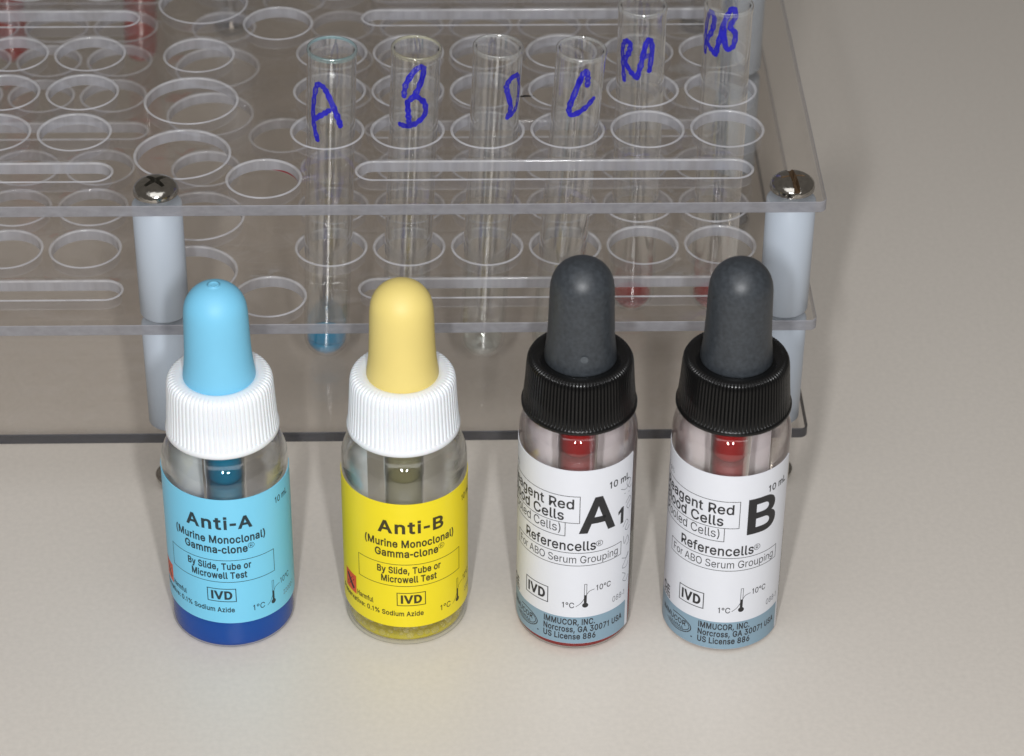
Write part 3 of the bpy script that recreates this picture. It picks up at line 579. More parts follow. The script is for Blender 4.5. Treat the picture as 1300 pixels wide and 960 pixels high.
    'p': (425, '53,-143 53,379 112,379 112,319 118,319 123,327 130,336 137,346 147,355 158,364 171,373 188,379 207,383 229,384 259,382 287,374 313,361 335,342 354,320 370,293 379,270 385,245 389,218 390,189 389,160 385,133 379,108 370,84 355,57 336,34 313,16 288,3 260,-6 229,-8 208,-7 189,-3 173,4 159,12 147,21 138,31 130,41 124,50 118,59 114,59 114,-143|220,47 242,49 262,55 279,66 294,80 306,97 316,117 323,139 327,163 328,189 327,215 323,239 316,261 307,281 295,298 280,311 262,322 243,328 220,330 198,328 178,322 161,312 147,299 134,282 125,263 118,241 114,216 113,189 114,162 118,138 125,115 135,95 147,78 162,65 179,55 198,49'),
    'r': (259, '53,0 53,379 112,379 112,321 115,321 124,339 137,354 152,367 171,377 191,383 213,385 218,385 223,385 229,384 235,384 240,384 243,384 243,322 241,323 236,324 230,324 223,325 215,326 207,326 190,324 174,321 159,315 146,306 135,296 126,284 119,269 115,254 114,237 114,0'),
    's': (365, '182,-8 157,-7 133,-3 112,3 93,12 76,24 62,38 50,54 41,73 36,94 94,107 101,87 111,72 124,60 141,52 160,47 181,45 206,47 227,53 244,62 258,74 265,88 268,103 266,115 262,126 254,136 243,144 229,150 212,155 149,170 118,180 92,192 72,208 58,227 50,249 47,274 49,295 55,314 65,332 79,347 95,360 115,370 137,378 161,383 187,384 212,383 234,379 254,372 271,363 286,352 299,339 309,324 318,308 324,290 268,277 262,291 254,304 243,316 228,325 210,331 187,333 166,331 147,326 131,317 119,305 111,292 109,277 110,264 115,253 124,243 136,235 152,229 172,223 229,209 261,200 287,187 306,171 320,153 328,131 331,107 329,85 323,65 312,47 298,31 281,18 260,6 236,-2 210,-7'),
    't': (228, '204,379 204,327 6,327 6,379|65,471 126,471 126,98 127,83 130,70 136,61 144,55 156,51 170,50 175,50 180,50 185,51 191,52 197,53 202,54 213,2 207,0 200,-2 192,-3 184,-3 176,-4 168,-4 138,-1 113,7 92,21 77,41 68,64 65,93'),
    'u': (410, '182,-5 158,-3 135,2 115,11 97,23 82,39 69,59 60,82 54,109 53,139 53,379 114,379 114,144 116,117 124,94 137,75 154,61 175,53 200,50 218,51 234,55 249,62 263,71 274,83 283,97 290,113 295,132 296,153 296,379 357,379 357,0 298,0 298,92 307,92 294,60 277,35 257,17 234,5 209,-3'),
    'v': (390, '163,0 17,379 84,379 165,155 173,132 180,110 187,87 193,64 199,42 206,21 184,21 191,42 197,64 203,87 209,110 216,132 224,155 305,379 371,379 226,0'),
    'w': (567, '138,0 23,379 87,379 133,214 140,190 147,164 154,137 161,107 168,75 175,41 165,41 172,74 179,105 186,135 192,163 199,189 206,214 252,379 316,379 362,214 368,189 375,163 382,136 388,106 395,75 402,41 391,41 399,75 406,106 413,135 420,163 427,189 434,214 480,379 545,379 429,0 368,0 319,172 314,189 309,207 305,225 300,243 295,262 291,280 286,299 281,318 277,338 291,338 286,319 281,299 277,280 272,262 267,243 263,225 258,207 253,189 248,172 199,0'),
    'y': (390, '47,-139 61,-86 71,-87 83,-89 94,-90 104,-89 113,-86 122,-81 130,-74 138,-64 145,-51 151,-36 163,-1 17,379 84,379 165,155 173,132 180,109 187,87 193,64 199,42 206,21 184,21 190,42 196,64 202,87 209,110 216,132 224,155 305,379 371,379 204,-58 196,-77 187,-93 177,-107 165,-119 153,-128 139,-136 125,-141 109,-144 91,-145 82,-145 73,-144 65,-143 57,-142 52,-140'),
    'z': (381, '42,0 42,46 254,320 254,323 48,323 48,379 333,379 333,331 126,60 126,56 339,56 339,0'),
    '°': (316, '158,283 138,285 119,290 101,298 84,310 70,324 59,340 50,358 45,377 43,397 45,418 50,437 59,455 70,472 84,486 101,497 119,506 138,511 158,513 179,511 198,506 216,497 232,486 246,472 257,455 266,437 271,418 273,397 271,377 266,358 257,340 246,324 232,310 216,298 198,290 179,285|158,334 170,335 180,338 190,343 199,349 207,357 213,366 218,376 221,386 222,397 221,409 218,420 213,430 207,439 199,446 190,453 180,458 170,461 158,462 147,461 136,458 126,453 117,446 109,439 103,430 98,420 96,409 95,397 96,386 98,376 103,366 109,357 117,349 126,343 136,338 147,335')}

CAPH = 509.0
GLYPHS['I'] = (170, '54,0 54,509 116,509 116,0')
GLYPHS['1'] = (330, '150,0 150,415 60,355 60,418 165,509 212,509 212,0')
GLYPHS['D'] = (480, '60,0 60,509 ' + ' '.join('%d,%d' % (225 + 210 * math.sin(math.radians(a)), 254.5 + 254.5 * math.cos(math.radians(a))) for a in range(0, 181, 12)) + '|122,56 122,453 ' + ' '.join('%d,%d' % (225 + 146 * math.sin(math.radians(a)), 254.5 + 198.5 * math.cos(math.radians(a))) for a in range(0, 181, 12)))
GLYPHS['-'] = (230, '30,168 30,228 200,228 200,168')
GLYPHS['i'] = (160, '52,0 52,372 108,372 108,0|46,452 46,518 114,518 114,452')
def outline_ribbon(loop, half):
    n = len(loop); V = []; F = []
    for i, p in enumerate(loop):
        d1 = (p - loop[i - 1]); d2 = (loop[(i + 1) % n] - p)
        if d1.length > 1e-6: d1.normalize()
        if d2.length > 1e-6: d2.normalize()
        q = Vector((-(d1.y + d2.y), d1.x + d2.x))
        if q.length < .3: q = Vector((-d1.y, d1.x))
        c = max(.55, q.length / 2); q.normalize(); q *= half / c
        V += [p + q, p - q]
        j = (i + 1) % n
        F.append((2 * i, 2 * i + 1, 2 * j + 1, 2 * j))
    return V, F
def text(body, s0, s1, z, cap, bold=0.012, track=0):
    """letters in the (s, z) plane, stretched to fill s0..s1; bold thickens the strokes"""
    bold = max(0, bold) * 1150
    layers = [[], []]; x = 0.0; V1 = []; F1 = []; V2 = []; F2 = []
    for ch in body:
        adv, enc = GLYPHS[ch]
        if enc:
            loops = [[Vector((x + float(p.split(',')[0]), float(p.split(',')[1]))) for p in l.split()] for l in enc.split('|')]
            flat = [p for l in loops for p in l]; o = len(V1)
            for t in tessellate_polygon([[p.to_3d() for p in l] for l in loops]): F1.append(tuple(i + o for i in t))
            V1 += flat
            if bold > 0:
                for l in loops:
                    v, f = outline_ribbon(l, bold); o = len(V2); V2 += v; F2 += [tuple(i + o for i in q) for q in f]
        x += adv + bold * 1.2 + track
    allv = V1 + V2
    x0 = min(v[0] for v in allv); x1 = max(v[0] for v in allv)
    kx = (s1 - s0) / (x1 - x0); ky = cap / (CAPH + 2 * bold)
    out = []
    for V, F in ((V1, F1), (V2, F2)):
        if not V: continue
        bm = bmesh.new()
        vs_ = [bm.verts.new((s0 + (p.x - x0) * kx, z + (p.y + bold) * ky, 0)) for p in V]
        for f in F:
            try: bm.faces.new([vs_[i] for i in f])
            except ValueError: pass
        s = math.floor(s0) + .35
        while s < s1:
            bmesh.ops.bisect_plane(bm, geom=bm.verts[:] + bm.edges[:] + bm.faces[:], plane_co=(s, 0, 0), plane_no=(1, 0, 0), dist=1e-5)
            s += 0.7
        bm.verts.index_update()
        out.append(([Vector((v.co.x, v.co.y)) for v in bm.verts], [tuple(v.index for v in f.verts) for f in bm.faces]))
        bm.free()
    # one group: the outline strokes lie a hair above the fill
    v, f = out[0]; n0 = len(v)
    V = [(p.x, p.y, 0.0) for p in v]; F = list(f)
    if len(out) > 1:
        V += [(p.x, p.y, 0.006) for p in out[1][0]]; F += [tuple(i + n0 for i in q) for q in out[1][1]]
    return V, F
def frame(s0, s1, z0, z1, w_=0.13, sides='lrtb'):
    g = []
    if 'b' in sides: g.append(ribbon(line_pts((s0 - w_ / 2, z0), (s1 + w_ / 2, z0)), w_))
    if 't' in sides: g.append(ribbon(line_pts((s0 - w_ / 2, z1), (s1 + w_ / 2, z1)), w_))
    if 'l' in sides: g.append(ribbon(line_pts((s0, z0), (s0, z1)), w_))
    if 'r' in sides: g.append(ribbon(line_pts((s1, z0), (s1, z1)), w_))
    return g
def filled(s0, s1, z0, z1, step=0.6):
    n = max(1, int((s1 - s0) / step)); V = []; F = []
    for i in range(n + 1):
        s = s0 + (s1 - s0) * i / n; V += [Vector((s, z0)), Vector((s, z1))]
        if i: F.append((2 * i - 2, 2 * i, 2 * i + 1, 2 * i - 1))
    return V, F
def disc(s, z, rs, rz=None, n=24):
    rz = rz or rs
    return [Vector((s + rs * math.cos(2 * PI * i / n), z + rz * math.sin(2 * PI * i / n))) for i in range(n)], [tuple(range(n))]

# ------------------------------------------------------------------ test tubes
def test_tube(bot, top, label, strokes, liquid, level, wall=0.55, length=75.0, group='test tubes in the acrylic rack'):
    R = 5.0
    b = Vector(bot); t = Vector(top); ax = (t - b).normalized()
    root = empty('test_tube', bot, label, 'test tube', group)
    root.rotation_mode = 'QUATERNION'; root.rotation_quaternion = Vector((0, 0, 1)).rotation_difference(ax)
    ri = R - wall
    prof = [(0, 0)] + [(R * math.sin(math.radians(a)), R - R * math.cos(math.radians(a))) for a in range(8, 91, 8)]
    prof += [(R, 5.2)] + [(R, 8 + (length - 12) * i / 8) for i in range(9)]
    prof += [(R + .04, length - 2), (R + .18, length - .9), (R + .2, length - .45), (R + .05, length - .1), (R - .25, length), (ri + .12, length - .15), (ri + .05, length - .6), (ri, length - 2)]
    prof += [(ri, length - 4 - (length - 10) * i / 8) for i in range(9)]
    prof += [(ri * math.sin(math.radians(a)), R - ri * math.cos(math.radians(a))) for a in range(88, 0, -8)] + [(0, wall)]
    gw = lathe('glass_wall', prof, 'tube', root, 72)
    gw.data.materials.append(MT[{'drop_blue': 'lip_blue', 'drop_yellow': 'lip_yellow'}.get(liquid, 'lip')])
    for p_ in gw.data.polygons:
        if p_.center.z > (length - 1.0) * S: p_.material_index = 1
    if liquid:
        rl = ri - 0.03
        lp = [(0, R - rl)] + [(rl * math.sin(math.radians(a)), R - rl * math.cos(math.radians(a))) for a in range(8, 89, 8) if R - rl * math.cos(math.radians(a)) < level]
        zt_ = max(level, 1.2)
        if level > R: lp += [(rl, R), (rl, level - .6)]
        rt = rl if level > R else lp[-1][0]
        lp += [(rt, zt_), (rt * .93, zt_ - .35), (rt * .7, zt_ - .6), (0, zt_ - .75)]
        lathe('liquid', lp, liquid, root, 48)
    if strokes:
        g = []
        for st in strokes: g.append(ribbon(smooth_line(st), 1.16, 0.15, True))
        wrap_obj('marking', g, R + 0.03, 'marker', root)
    return root
STROKES = {
    'A': [[(-2.69, 55.99), (-3.71, 59.7), (-3.84, 63.72), (-3.15, 68.04), (-2.38, 68.9), (-1.19, 68.08), (-0.05, 65.69), (1.34, 62.09), (2.18, 59.5)], [(-3.48, 60.56), (-1.56, 62.19), (-0.31, 63.24)]],
    'B': [[(-2.28, 66.1), (-1.91, 68.96), (-0.11, 72.37), (1.32, 73.03), (1.48, 71.18), (0.5, 67.75), (-0.87, 65.5)], [(-1.48, 64.89), (-1.21, 62.32), (-1.0, 60.33)], [(0.1, 66.49), (1.97, 64.84), (2.32, 62.24), (0.64, 60.28), (-1.19, 59.38), (-2.88, 59.33)]],
    'D': [[(2.61, 60.91), (3.22, 63.16), (2.23, 66.67), (2.03, 68.44), (3.23, 69.89), (5.0, 69.49), (5.62, 65.71), (4.8, 62.32), (2.81, 61.01)]],
    'C': [[(1.48, 69.16), (1.37, 70.96), (0.94, 72.38), (0.15, 71.28), (-1.05, 66.96), (-1.86, 63.4), (-1.14, 62.15), (1.2, 63.68), (3.12, 65.68)]],
    'RA': [[(-4.02, 59.26), (-4.57, 63.48), (-4.72, 66.53), (-3.93, 68.26), (-2.82, 68.06), (-2.97, 66.05), (-3.87, 63.76), (-2.3, 61.41), (-1.06, 60.37)], [(-1.06, 60.37), (-0.23, 63.95), (0.53, 68.17), (1.26, 69.22), (1.99, 67.12), (1.54, 62.0)], [(-0.12, 65.2), (1.83, 65.69)]],
    'RB': [[(-5.83, 64.82), (-6.04, 68.78), (-5.43, 72.97), (-4.43, 74.51), (-3.55, 73.16), (-4.06, 70.2), (-5.32, 67.71), (-4.13, 66.24), (-2.85, 65.27)], [(-2.85, 65.27), (-2.08, 69.11), (-1.05, 73.72), (0.31, 76.26), (0.98, 74.28), (-0.07, 72.11), (1.15, 70.37), (0.79, 67.5), (-0.65, 67.17), (-1.38, 71.46)]],
}
tubes = [
    ('A', (-101.0, 28.6, ZB + .05), (-97.6, 28.4, 92), 'glass test tube marked A with blue liquid at its bottom', 'drop_blue', 5.0),
    ('B', (-84.3, 28.2, ZB + .05), (-80.7, 28.6, 92), 'glass test tube marked B behind the yellow dropper bulb', 'drop_yellow', 4.0),
    ('D', (-67.6, 27.6, ZB + .05), (-64.3, 29.1, 92), 'glass test tube with a small blue D near its right edge', 'drop_clear', 4.5),
    ('C', (-52.2, 28.2, ZB + .05), (-47.6, 27.9, 92), 'glass test tube marked with a blue C', 'drop_clear', 4.0),
    ('RA', (-34.3, 44.8, ZB + .05), (-34.2, 46.0, 92), 'glass test tube marked RA in the second row', 'drop_red', 4.2),
    ('RB', (-16.6, 44.6, ZB + .05), (-16.4, 46.3, 92), 'glass test tube marked RB beside the rear white post', 'drop_red', 4.2),
]
for nm, b_, t_, lab, liq, lev in tubes:
    test_tube(b_, t_, lab, STROKES.get(nm), liq, lev)
test_tube((-151.5, 156.5, ZB + .05), (-147.5, 156.0, 92), 'blood-filled test tube at the back, right of the two red tubes', None, 'drop_red', 46)
test_tube((-183.6, 156.5, ZB + .05), (-183.0, 156.0, 92), 'blood-filled test tube at the back, left of the two red tubes', None, 'drop_red', 46)

# ------------------------------------------------------------------ dropper bottles
def dropper_bottle(kind, x, y, label):
    tall = kind in ('A1', 'B1')
    root = empty('dropper_bottle', (x, y, 0), label, 'dropper bottle', 'dropper bottles in front of the rack')
    root.scale = (1.0138,) * 3
    if tall:
        R, zs, zn, rn, zc0, zc1, rb, bulb_h = 11.2, 45.6, 50.6, 8.4, 51.6, 62.6, 6.75, 20.6
    else:
        R, zs, zn, rn, zc0, zc1, rb, bulb_h = 12.0, 37.6, 43.4, 8.4, 44.9, 57.2, 6.75, 19.8
    wl = 0.5
    ztop = zc1 - 2.0
    k = (R - rn)
    sh_ = [(rn + k * math.cos(math.radians(a)), zs + (zn - zs) * math.sin(math.radians(a))) for a in range(0, 91, 9)]
    outer = [(0, .55), (R * .55, .5), (R - 2.0, .12), (R - 1.3, 0.0), (R - .8, 0.04), (R - .35, .3), (R - .08, .75), (R, 1.3)]
    outer += [(R, 2 + (zs - 2) * i / 6) for i in range(1, 6)] + sh_
    outer += [(rn, ztop)]
    shi = [(rn - wl + k * math.cos(math.radians(a)), zs - .3 + (zn - zs) * math.sin(math.radians(a))) for a in range(90, -1, -9)]
    inner = [(rn - .3, ztop + .15), (rn - wl, ztop)] + shi
    ri = R - wl
    low = [(ri, zs - 2 - (zs - 6) * i / 6) for i in range(7)] + [(ri, 1.5), (ri - .1, 1.0), (ri - .5, .7), (ri - 1.4, .62), (ri * .5, .85), (0, .9)]
    gv = lathe('glass_vial', outer + inner + low, 'glass_pink' if tall else 'glass', root, 128)
    gv.data.materials.append(MT['glass_low'])
    for p_ in gv.data.polygons:
        if p_.center.z < zs * .6 * S: p_.material_index = 1
    # liquid, lying against the inside of the glass
    lev = {'A': 13.0, 'B': 4.4, 'A1': 9.0, 'B1': 3.2}[kind]
    e = 0.06 if kind != 'B' else 0.32
    R_ = R
    lp = [(0, .9 + e), (ri * .5, .85 + e), (ri - 1.4, .62 + e), (ri - .5 - e, .7 + e), (ri - .1 - e, 1.0), (ri - e, 1.5)]
    if kind in ('A', 'A1'): lp = [(0, .75), (R * .5, .7), (R - 1.3, .3), (R - .7, .4), (R - .35, .8), (R - .25, 1.5)]
    lp += [(ri - e, lev + .5), (ri - .3, lev + .25), (ri - 1.0, lev), (0, lev)]
    if kind == 'B1': lp = [(0, .75), (R * .5, .7), (R - 1.3, .3), (R - .7, .4), (R - .45, .75), (R - .8, .95), (0, .98)]
    lathe('liquid', lp, {'A': 'liq_blue', 'B': 'liq_yellow', 'A1': 'liq_red', 'B1': 'liq_rust'}[kind], root, 128)
    if kind == 'B':
        V = []; F = []
        rnd = random.Random(3)
        base = bmesh.new(); bmesh.ops.create_icosphere(base, subdivisions=2, radius=1)
        bv = [v.co.copy() for v in base.verts]; bf = [tuple(v.index for v in f.verts) for f in base.faces]; base.free()
        placed = []
        tries = 0
        while len(placed) < 110 and tries < 9000:
            tries += 1
            br = rnd.choice((.45, .65, .8, .95, 1.1)) * rnd.uniform(.85, 1.1)
            a = rnd.uniform(-PI, PI); rad = ri - br * .45 - .06
            z = max(1.2 + br, lev + .7 - rnd.uniform(0, 1) ** 1.4 * 3.2)
            c = Vector((rad * math.sin(a), -rad * math.cos(a), z))
            if any((c - q).length < (br + b2) * .97 for q, b2 in placed): continue
            placed.append((c, br)); o = len(V)
            un = Vector((math.sin(a), -math.cos(a), 0))
            V += [tuple(c + (v - un * v.dot(un) * .55) * br) for v in bv]; F += [tuple(i + o for i in f) for f in bf]
        mesh_obj('bubbles', V, F, 'bubble', root)['kind'] = 'stuff'
    # glass pipette hanging from the cap
    zp = {'A': 33.4, 'B': 33.3, 'A1': 40.9, 'B1': 40.0}[kind]
    pr = [(3.95, ztop - .4), (3.95, zp + 1.0), (3.9, zp + .5), (3.84, zp - .2), (3.8, zp - 1.2), (3.8, 16), (1.3, 11), (.9, 5.0), (.55, 5.0), (.8, 11), (3.55, 16.3), (3.62, zp - 1.2), (3.66, zp), (3.75, zp + 1.0), (3.75, ztop - .4), (3.95, ztop - .4)]
    pip = lathe('pipette', pr, 'tube', root, 64)
    cp = [(0, zp - .9), (2.1, zp - .75), (3.1, zp - .2), (3.5, zp + .6), (3.7, zp + 1.2), (3.7, ztop - .6), (0, ztop - .6)]
    lathe('liquid_column', cp, {'A': 'col_blue', 'B': 'col_yellow', 'A1': 'col_red', 'B1': 'col_red'}[kind], pip, 64)
    fl = [(0, 16.6), (3.5, 16.6), (3.56, zp - 1.2), (3.3, zp - 1.1), (2.2, zp - 1.2), (0, zp - 1.3)]
    lathe('liquid_film', fl, {'A': 'film_blue', 'B': 'film_yellow', 'A1': 'film_red', 'B1': 'film_red'}[kind], pip, 48)
    # screw cap with ribs
    if tall:
        n_r, per, dep = 92, 8, 0.34
        cap = [(8.5, zc0 + .5), (9.9, zc0), (10.7, zc0), (10.85, zc0 + .25), (10.85, zc0 + .8), (10.62, zc0 + .95), (10.6, zc0 + 1.1, dep), (10.25, zc0 + 5, dep), (9.98, zc1 - 1.9, dep), (9.85, zc1 - .9, dep), (9.5, zc1 - .25, dep), (9.0, zc1 - .02, dep), (8.5, zc1 + .02, dep * .8), (8.2, zc1), (7.6, zc1 - .15), (7.0, zc1 - .42), (6.2, zc1 - .5), (6.0, zc1 - .55), (6.0, zc0 + 2.5), (8.5, zc0 + 2.5), (8.5, zc0 + .5)]
        ribf = lambda i: (1 if (i % per) in (0,) else (.75 if (i % per) in (1, per - 1) else 0.0))
    else:
        n_r, per, dep = 68, 8, 0.36
        cap = [(8.5, zc0 + .5), (9.9, zc0), (10.5, zc0), (10.72, zc0 + .3), (10.72, zc0 + 1.0), (10.52, zc0 + 1.3), (10.5, zc0 + 1.4, dep), (10.2, zc0 + 6, dep), (9.98, zc1 - 2.1, dep), (9.85, zc1 - 1.1, dep), (9.5, zc1 - .4, dep), (8.9, zc1 - .05, dep), (8.3, zc1 + .02, dep * .9), (8.05, zc1 + .05), (7.6, zc1 + .05), (7.2, zc1 + .02), (6.9, zc1 - .25), (6.2, zc1 - .4), (6.0, zc1 - .4), (6.0, zc0 + 2.5), (8.5, zc0 + 2.5), (8.5, zc0 + .5)]
        ribf = lambda i: (1 if (i % per) in (0,) else (.55 if (i % per) in (1, per - 1) else 0.0))
    lathe('cap', cap, 'black_cap' if tall else 'white_cap', root, n_r * per, ribf, sharp=62)
    # rubber bulb
    z0 = zc1 - (.45 if tall else .35); zt = zc1 + bulb_h; rt = 5.85
    bp = [(5.6, z0 - 1.5), (rb, z0 - .02), (rb + .02, z0 + .4), (rb - .12, z0 + 1.6), (rb - .35, z0 + 3.4), (rb - .55, z0 + 5.6), (rb - .66, z0 + 8.5), (rb - .74, z0 + 11.5), (rt + .08, zt - 6.2)]
    bp += [(rt * math.cos(math.radians(a)) ** .96, zt - 5.7 + 5.7 * math.sin(math.radians(a))) for a in range(4, 85, 8)]
    if kind == 'A': bp += [(1.05, zt - .02), (.95, zt + .1), (.75, zt + .08), (.55, zt - .06), (.3, zt - .02), (0, zt)]
    else: bp += [(.4, zt), (0, zt)]
    bulb = lathe('bulb', bp, {'A': 'bulb_blue', 'B': 'bulb_yellow'}.get(kind, 'bulb_black'), root, 96)
    if kind == 'A1':
        v2, f2 = disc(0, 0, .72, n=20)
        mesh_obj('mould_spot', [(.35 + p.x, -rb + .24 - .075 * (.72 - p.y) + p.x * p.x * .08, z0 + 3.6 + p.y) for p in v2], f2, 'spot', bulb, smooth=False)
    # paper label wrapped round the vial
    if tall:
        ds, dz, sk = (0, 0, 0.0) if kind == 'A1' else (1.15, -1.05, 0.0)
        s0, s1, z0, z1 = -46.0, 12.3, 1.9 if kind == 'A1' else 1.75, 43.9
    else:
        ds, dz, sk = (0, 0, -0.035) if kind == 'A' else (2.2, -1.65, -0.015)
        s0, s1, z0, z1 = -32.0, 20.5, 6.7, 36.7
    RL = R + 0.13
    n = 110; V = []; F = []
    for j, rr in enumerate((RL, R + .03)):
        for i in range(n + 1):
            a = (s0 + ds + (s1 - s0) * i / n) / R
            for zz in (z0, z1):
                V.append((rr * math.sin(a), -rr * math.cos(a), zz + dz + sk * (s0 + (s1 - s0) * i / n if abs(s0 + (s1 - s0) * i / n) < 16 else 16 * (1 if i > n / 2 else -1))))
    m = 2 * (n + 1)
    for i in range(n):
        a = 2 * i
        F += [(a, a + 2, a + 3, a + 1), (m + a, m + a + 1, m + a + 3, m + a + 2), (a, m + a, m + a + 2, a + 2), (a + 1, a + 3, m + a + 3, m + a + 1)]
    F += [(0, 1, m + 1, m), (2 * n, m + 2 * n, m + 2 * n + 1, 2 * n + 1)]
    lab = mesh_obj('label', V, F, [{'A': 'lab_blue', 'B': 'lab_yellow'}.get(kind, 'lab_white'), 'paper_back'], root, sharp=40, fmats=[1 if (q % 4 == 1 and q < 4 * n) else 0 for q in range(len(F))])
    RP = RL + 0.02
    def put(name, groups, mat):
        wrap_obj(name, groups, RP, mat, lab, sk, ds, dz)
    def bar(pts, w_=0.13, sub=6): return ribbon(smooth_line(pts, sub), w_)
    if not tall:
        ink = 'ink_teal' if kind == 'A' else 'ink_olive'
        put('title_lettering', [text('Anti-' + kind, -7.4, 5.7, 29.7, 3.0, .021, 38)], ink)
        put('lettering', [text('(Murine Monoclonal)', -10.3, 8.3, 26.35, 1.85, .022)], ink)
        put('lettering', [text('Gamma-clone', -8.1, 4.5, 23.95, 1.85, .022), text('R', 4.95, 5.5, 24.95, .75, .0), bar([(5.22 + .62 * math.cos(i * PI / 8), 25.33 + .62 * math.sin(i * PI / 8)) for i in range(17)], .1, 2)], ink)
        put('border_frame', frame(-12.1, 10.1, 16.9, 22.2), ink)
        put('lettering', [text('By Slide, Tube or', -7.7, 5.0, 19.95, 1.65, .022), text('Microwell Test', -6.9, 4.1, 17.75, 1.65, .022)], ink)
        put('border_frame', frame(-3.8, 1.7, 12.1, 15.2, .17), ink)
        put('lettering', [text('IVD', -3.1, 1.0, 12.6, 2.1, .03)], ink)
        put('thermometer_symbol', frame(9.3, 9.7, 10.2, 14.7, .09) + [filled(9.25, 9.75, 10.0, 12.2), disc(9.5, 9.6, .55), bar([(8.0, 9.3), (8.8, 10.1), (9.5, 11.6), (10.1, 12.8), (11.3, 13.2)], .1)], ink)
        put('lettering', [text('10°C', 11.6, 14.6, 12.75, 1.35, .004), text('1°C', 4.9, 7.4, 9.2, 1.35, .004)], ink)
        put('lettering', [text('10 mL', 11.2, 15.4, 32.5, 1.45, .012)], ink)
        put('lettering', [text('22000-1', 12.4, 16.4, 9.4, 1.1, -.002)], 'ink_grey')
        put('hazard_symbol', [filled(-17.0, -13.1, 11.2, 15.6)], 'hazard')
        put('hazard_cross', [([p + Vector((0, 0)) for p in g[0]], g[1]) for g in (ribbon(line_pts((-16.2, 12.1), (-13.9, 14.7)), .75), ribbon(line_pts((-16.2, 14.7), (-13.9, 12.1)), .75))], 'ink')
        lab.children[-1].scale = (1.002, 1.002, 1)
        put('lettering', [text('Harmful', -12.8, -8.7, 11.5, 1.25, .018)], ink)
        put('lettering', [text('Preservative: 0.1% Sodium Azide', -18.5, 1.3, 9.45, 1.2, .018)], ink)
    else:
        put('colour_band', [filled(-45.9, 11.4, z0 + .04, 8.5)], 'band')
        put('lettering', [text('10 mL', 5.8, 11.0, 38.6, 1.6, .014)], 'ink')
        put('lettering', [text('Reagent Red', -18.2, -1.1, 34.9, 2.35, .012), text('Blood Cells', -18.2, -3.0, 32.1, 2.35, .012)], 'ink')
        put('lettering', [text('(Pooled Cells)', -18.4, -3.6, 29.25, 2.0, -.004)], 'ink')
        put('border_frame', frame(-19.5, 0.0, 31.6, 37.9) + frame(-19.5, -2.7, 28.4, 31.6, sides='lrb'), 'ink')
        if kind == 'A1':
            put('title_lettering', [text('A', -.1, 7.4, 29.1, 8.4, .018)], 'ink')
            put('title_lettering', [text('1', 8.1, 9.6, 28.8, 3.9, .018)], 'ink')
        else:
            put('title_lettering', [text('B', 1.6, 8.1, 29.75, 8.4, .018)], 'ink')
        put('lettering', [text('Referencells', -11.7, 3.3, 24.95, 2.3, .012), text('R', 3.72, 4.28, 25.9, .8, 0), bar([(4.0 + .66 * math.cos(i * PI / 8), 26.3 + .66 * math.sin(i * PI / 8)) for i in range(17)], .1, 2)], 'ink')
        put('border_frame', frame(-14.7, 9.2, 21.3, 24.4), 'ink')
        put('lettering', [text('For ABO Serum Grouping', -13.9, 8.3, 21.95, 1.75, -.002)], 'ink')
        put('border_frame', frame(-11.4, -5.9, 11.3, 15.05, .18), 'ink')
        put('lettering', [text('IVD', -10.8, -6.5, 11.95, 2.4, .028)], 'ink')
        put('thermometer_symbol', frame(1.3, 1.75, 12.2, 16.7, .1) + [filled(1.28, 1.78, 12.0, 14.0), disc(1.53, 11.5, .6), bar([(-.3, 11.2), (.7, 12.1), (1.5, 13.5), (2.2, 14.8), (3.3, 15.25)], .11)], 'ink')
        put('lettering', [text('10°C', 3.65, 6.8, 14.75, 1.35, .006), text('1°C', -2.95, -.6, 10.85, 1.35, .006)], 'ink')
        put('lettering', [text('088-1', 7.4, 10.8, 10.3, 1.35, -.004)], 'ink_grey')
        put('lettering', [text('IMMUCOR, INC.', -6.65, 3.6, 6.55, 1.5, .02), text('Norcross, GA 30071 USA', -6.7, 10.2, 4.75, 1.5, .02), text('US License 886', -6.7, 3.8, 2.95, 1.5, .02)], 'ink')
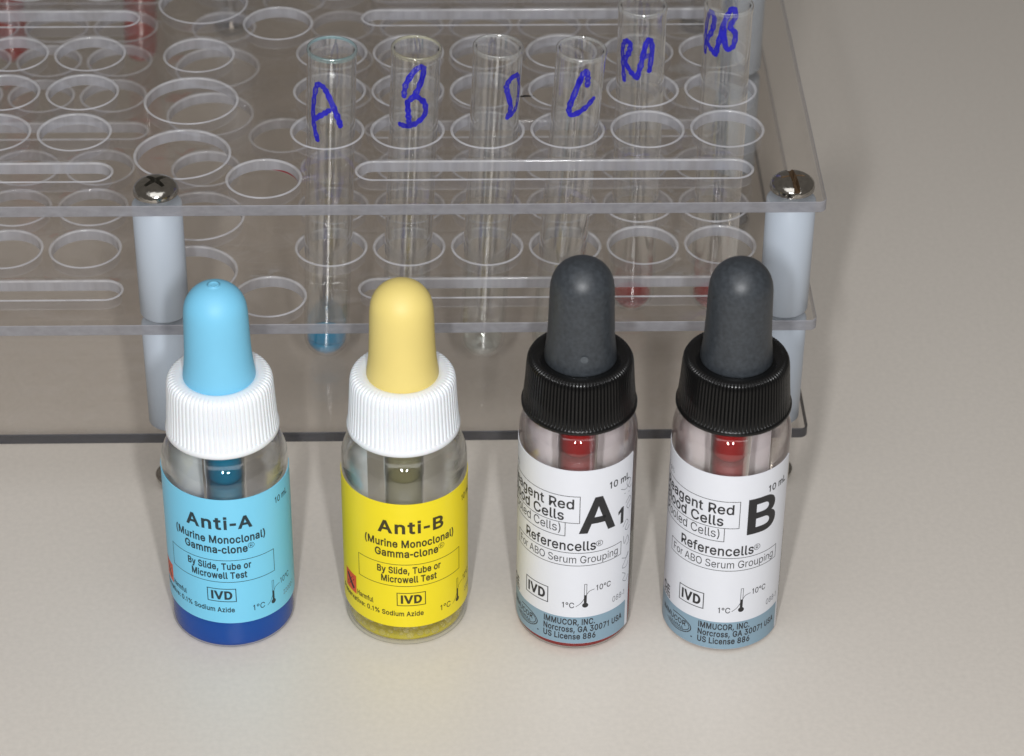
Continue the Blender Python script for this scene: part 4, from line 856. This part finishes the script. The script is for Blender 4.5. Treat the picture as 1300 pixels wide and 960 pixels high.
        # company emblem: ellipse swoosh with letters
        outer_e = [(-11.8 + 3.6 * math.cos(t), 5.3 + 1.9 * math.sin(t)) for t in [math.radians(a) for a in range(-150, 111, 10)]]
        put('logo', [bar(outer_e, .22, 2), bar([(-11.8 + 3.2 * math.cos(t), 5.35 + 1.55 * math.sin(t)) for t in [math.radians(a) for a in range(-140, 60, 10)]], .16, 2),
                     text('IMMUCOR', -16.8, -9.4, 5.2, 1.25, .014), text('GAMMA', -14.2, -10.0, 4.1, .75, .004), disc(-8.0, 3.4, .18)], 'ink_grey' if False else 'ink')
        put('lettering', [text('CE', -17.6, -14.6, 9.9, 1.9, .02), text('0088', -17.6, -14.4, 7.7 + 1.1, .95, .008)], 'ink')
        put('lettering', [text('2-4%', -18.4, -15.3, 38.9, 1.2, .0)], 'ink_grey')
        if kind == 'A1':
            # handwritten note down the right-hand edge
            scr = [[(8.6, 37.2), (10.2, 36.5), (11.6, 37.8), (11.0, 38.6), (10.3, 37.6), (11.4, 36.1), (12.0, 36.6)], [(9.6, 35.6), (11.4, 35.2)],
                   [(10.2, 33.0), (11.4, 34.0), (11.9, 33.2), (10.6, 32.2), (11.2, 31.2), (12.0, 31.8)],
                   [(9.6, 27.6), (10.6, 28.8), (11.3, 28.0), (10.3, 26.9), (11.0, 26.2), (11.9, 26.8)], [(9.9, 25.2), (10.2, 23.2), (11.3, 24.6), (11.8, 23.0), (11.0, 22.4)],
                   [(9.6, 20.0), (11.2, 19.2), (11.9, 20.3), (10.6, 18.6), (9.9, 17.4), (11.3, 17.0), (11.9, 18.0)], [(9.9, 16.2), (11.0, 15.2), (10.2, 14.2), (11.4, 13.4), (12.0, 14.6)]]
            put('handwriting', [bar(p, .12) for p in scr], 'ink_grey')
    return root
dropper_bottle('A', -117.98, -35.9, 'dropper bottle with blue bulb, white cap and light blue Anti-A label')
dropper_bottle('B', -83.5, -35.7, 'dropper bottle with yellow bulb, white cap and yellow Anti-B label')
dropper_bottle('A1', -50.15, -38.15, 'black-capped dropper bottle with white label showing a large A1')
dropper_bottle('B1', -20.95, -38.85, 'black-capped dropper bottle with white label showing a large B')
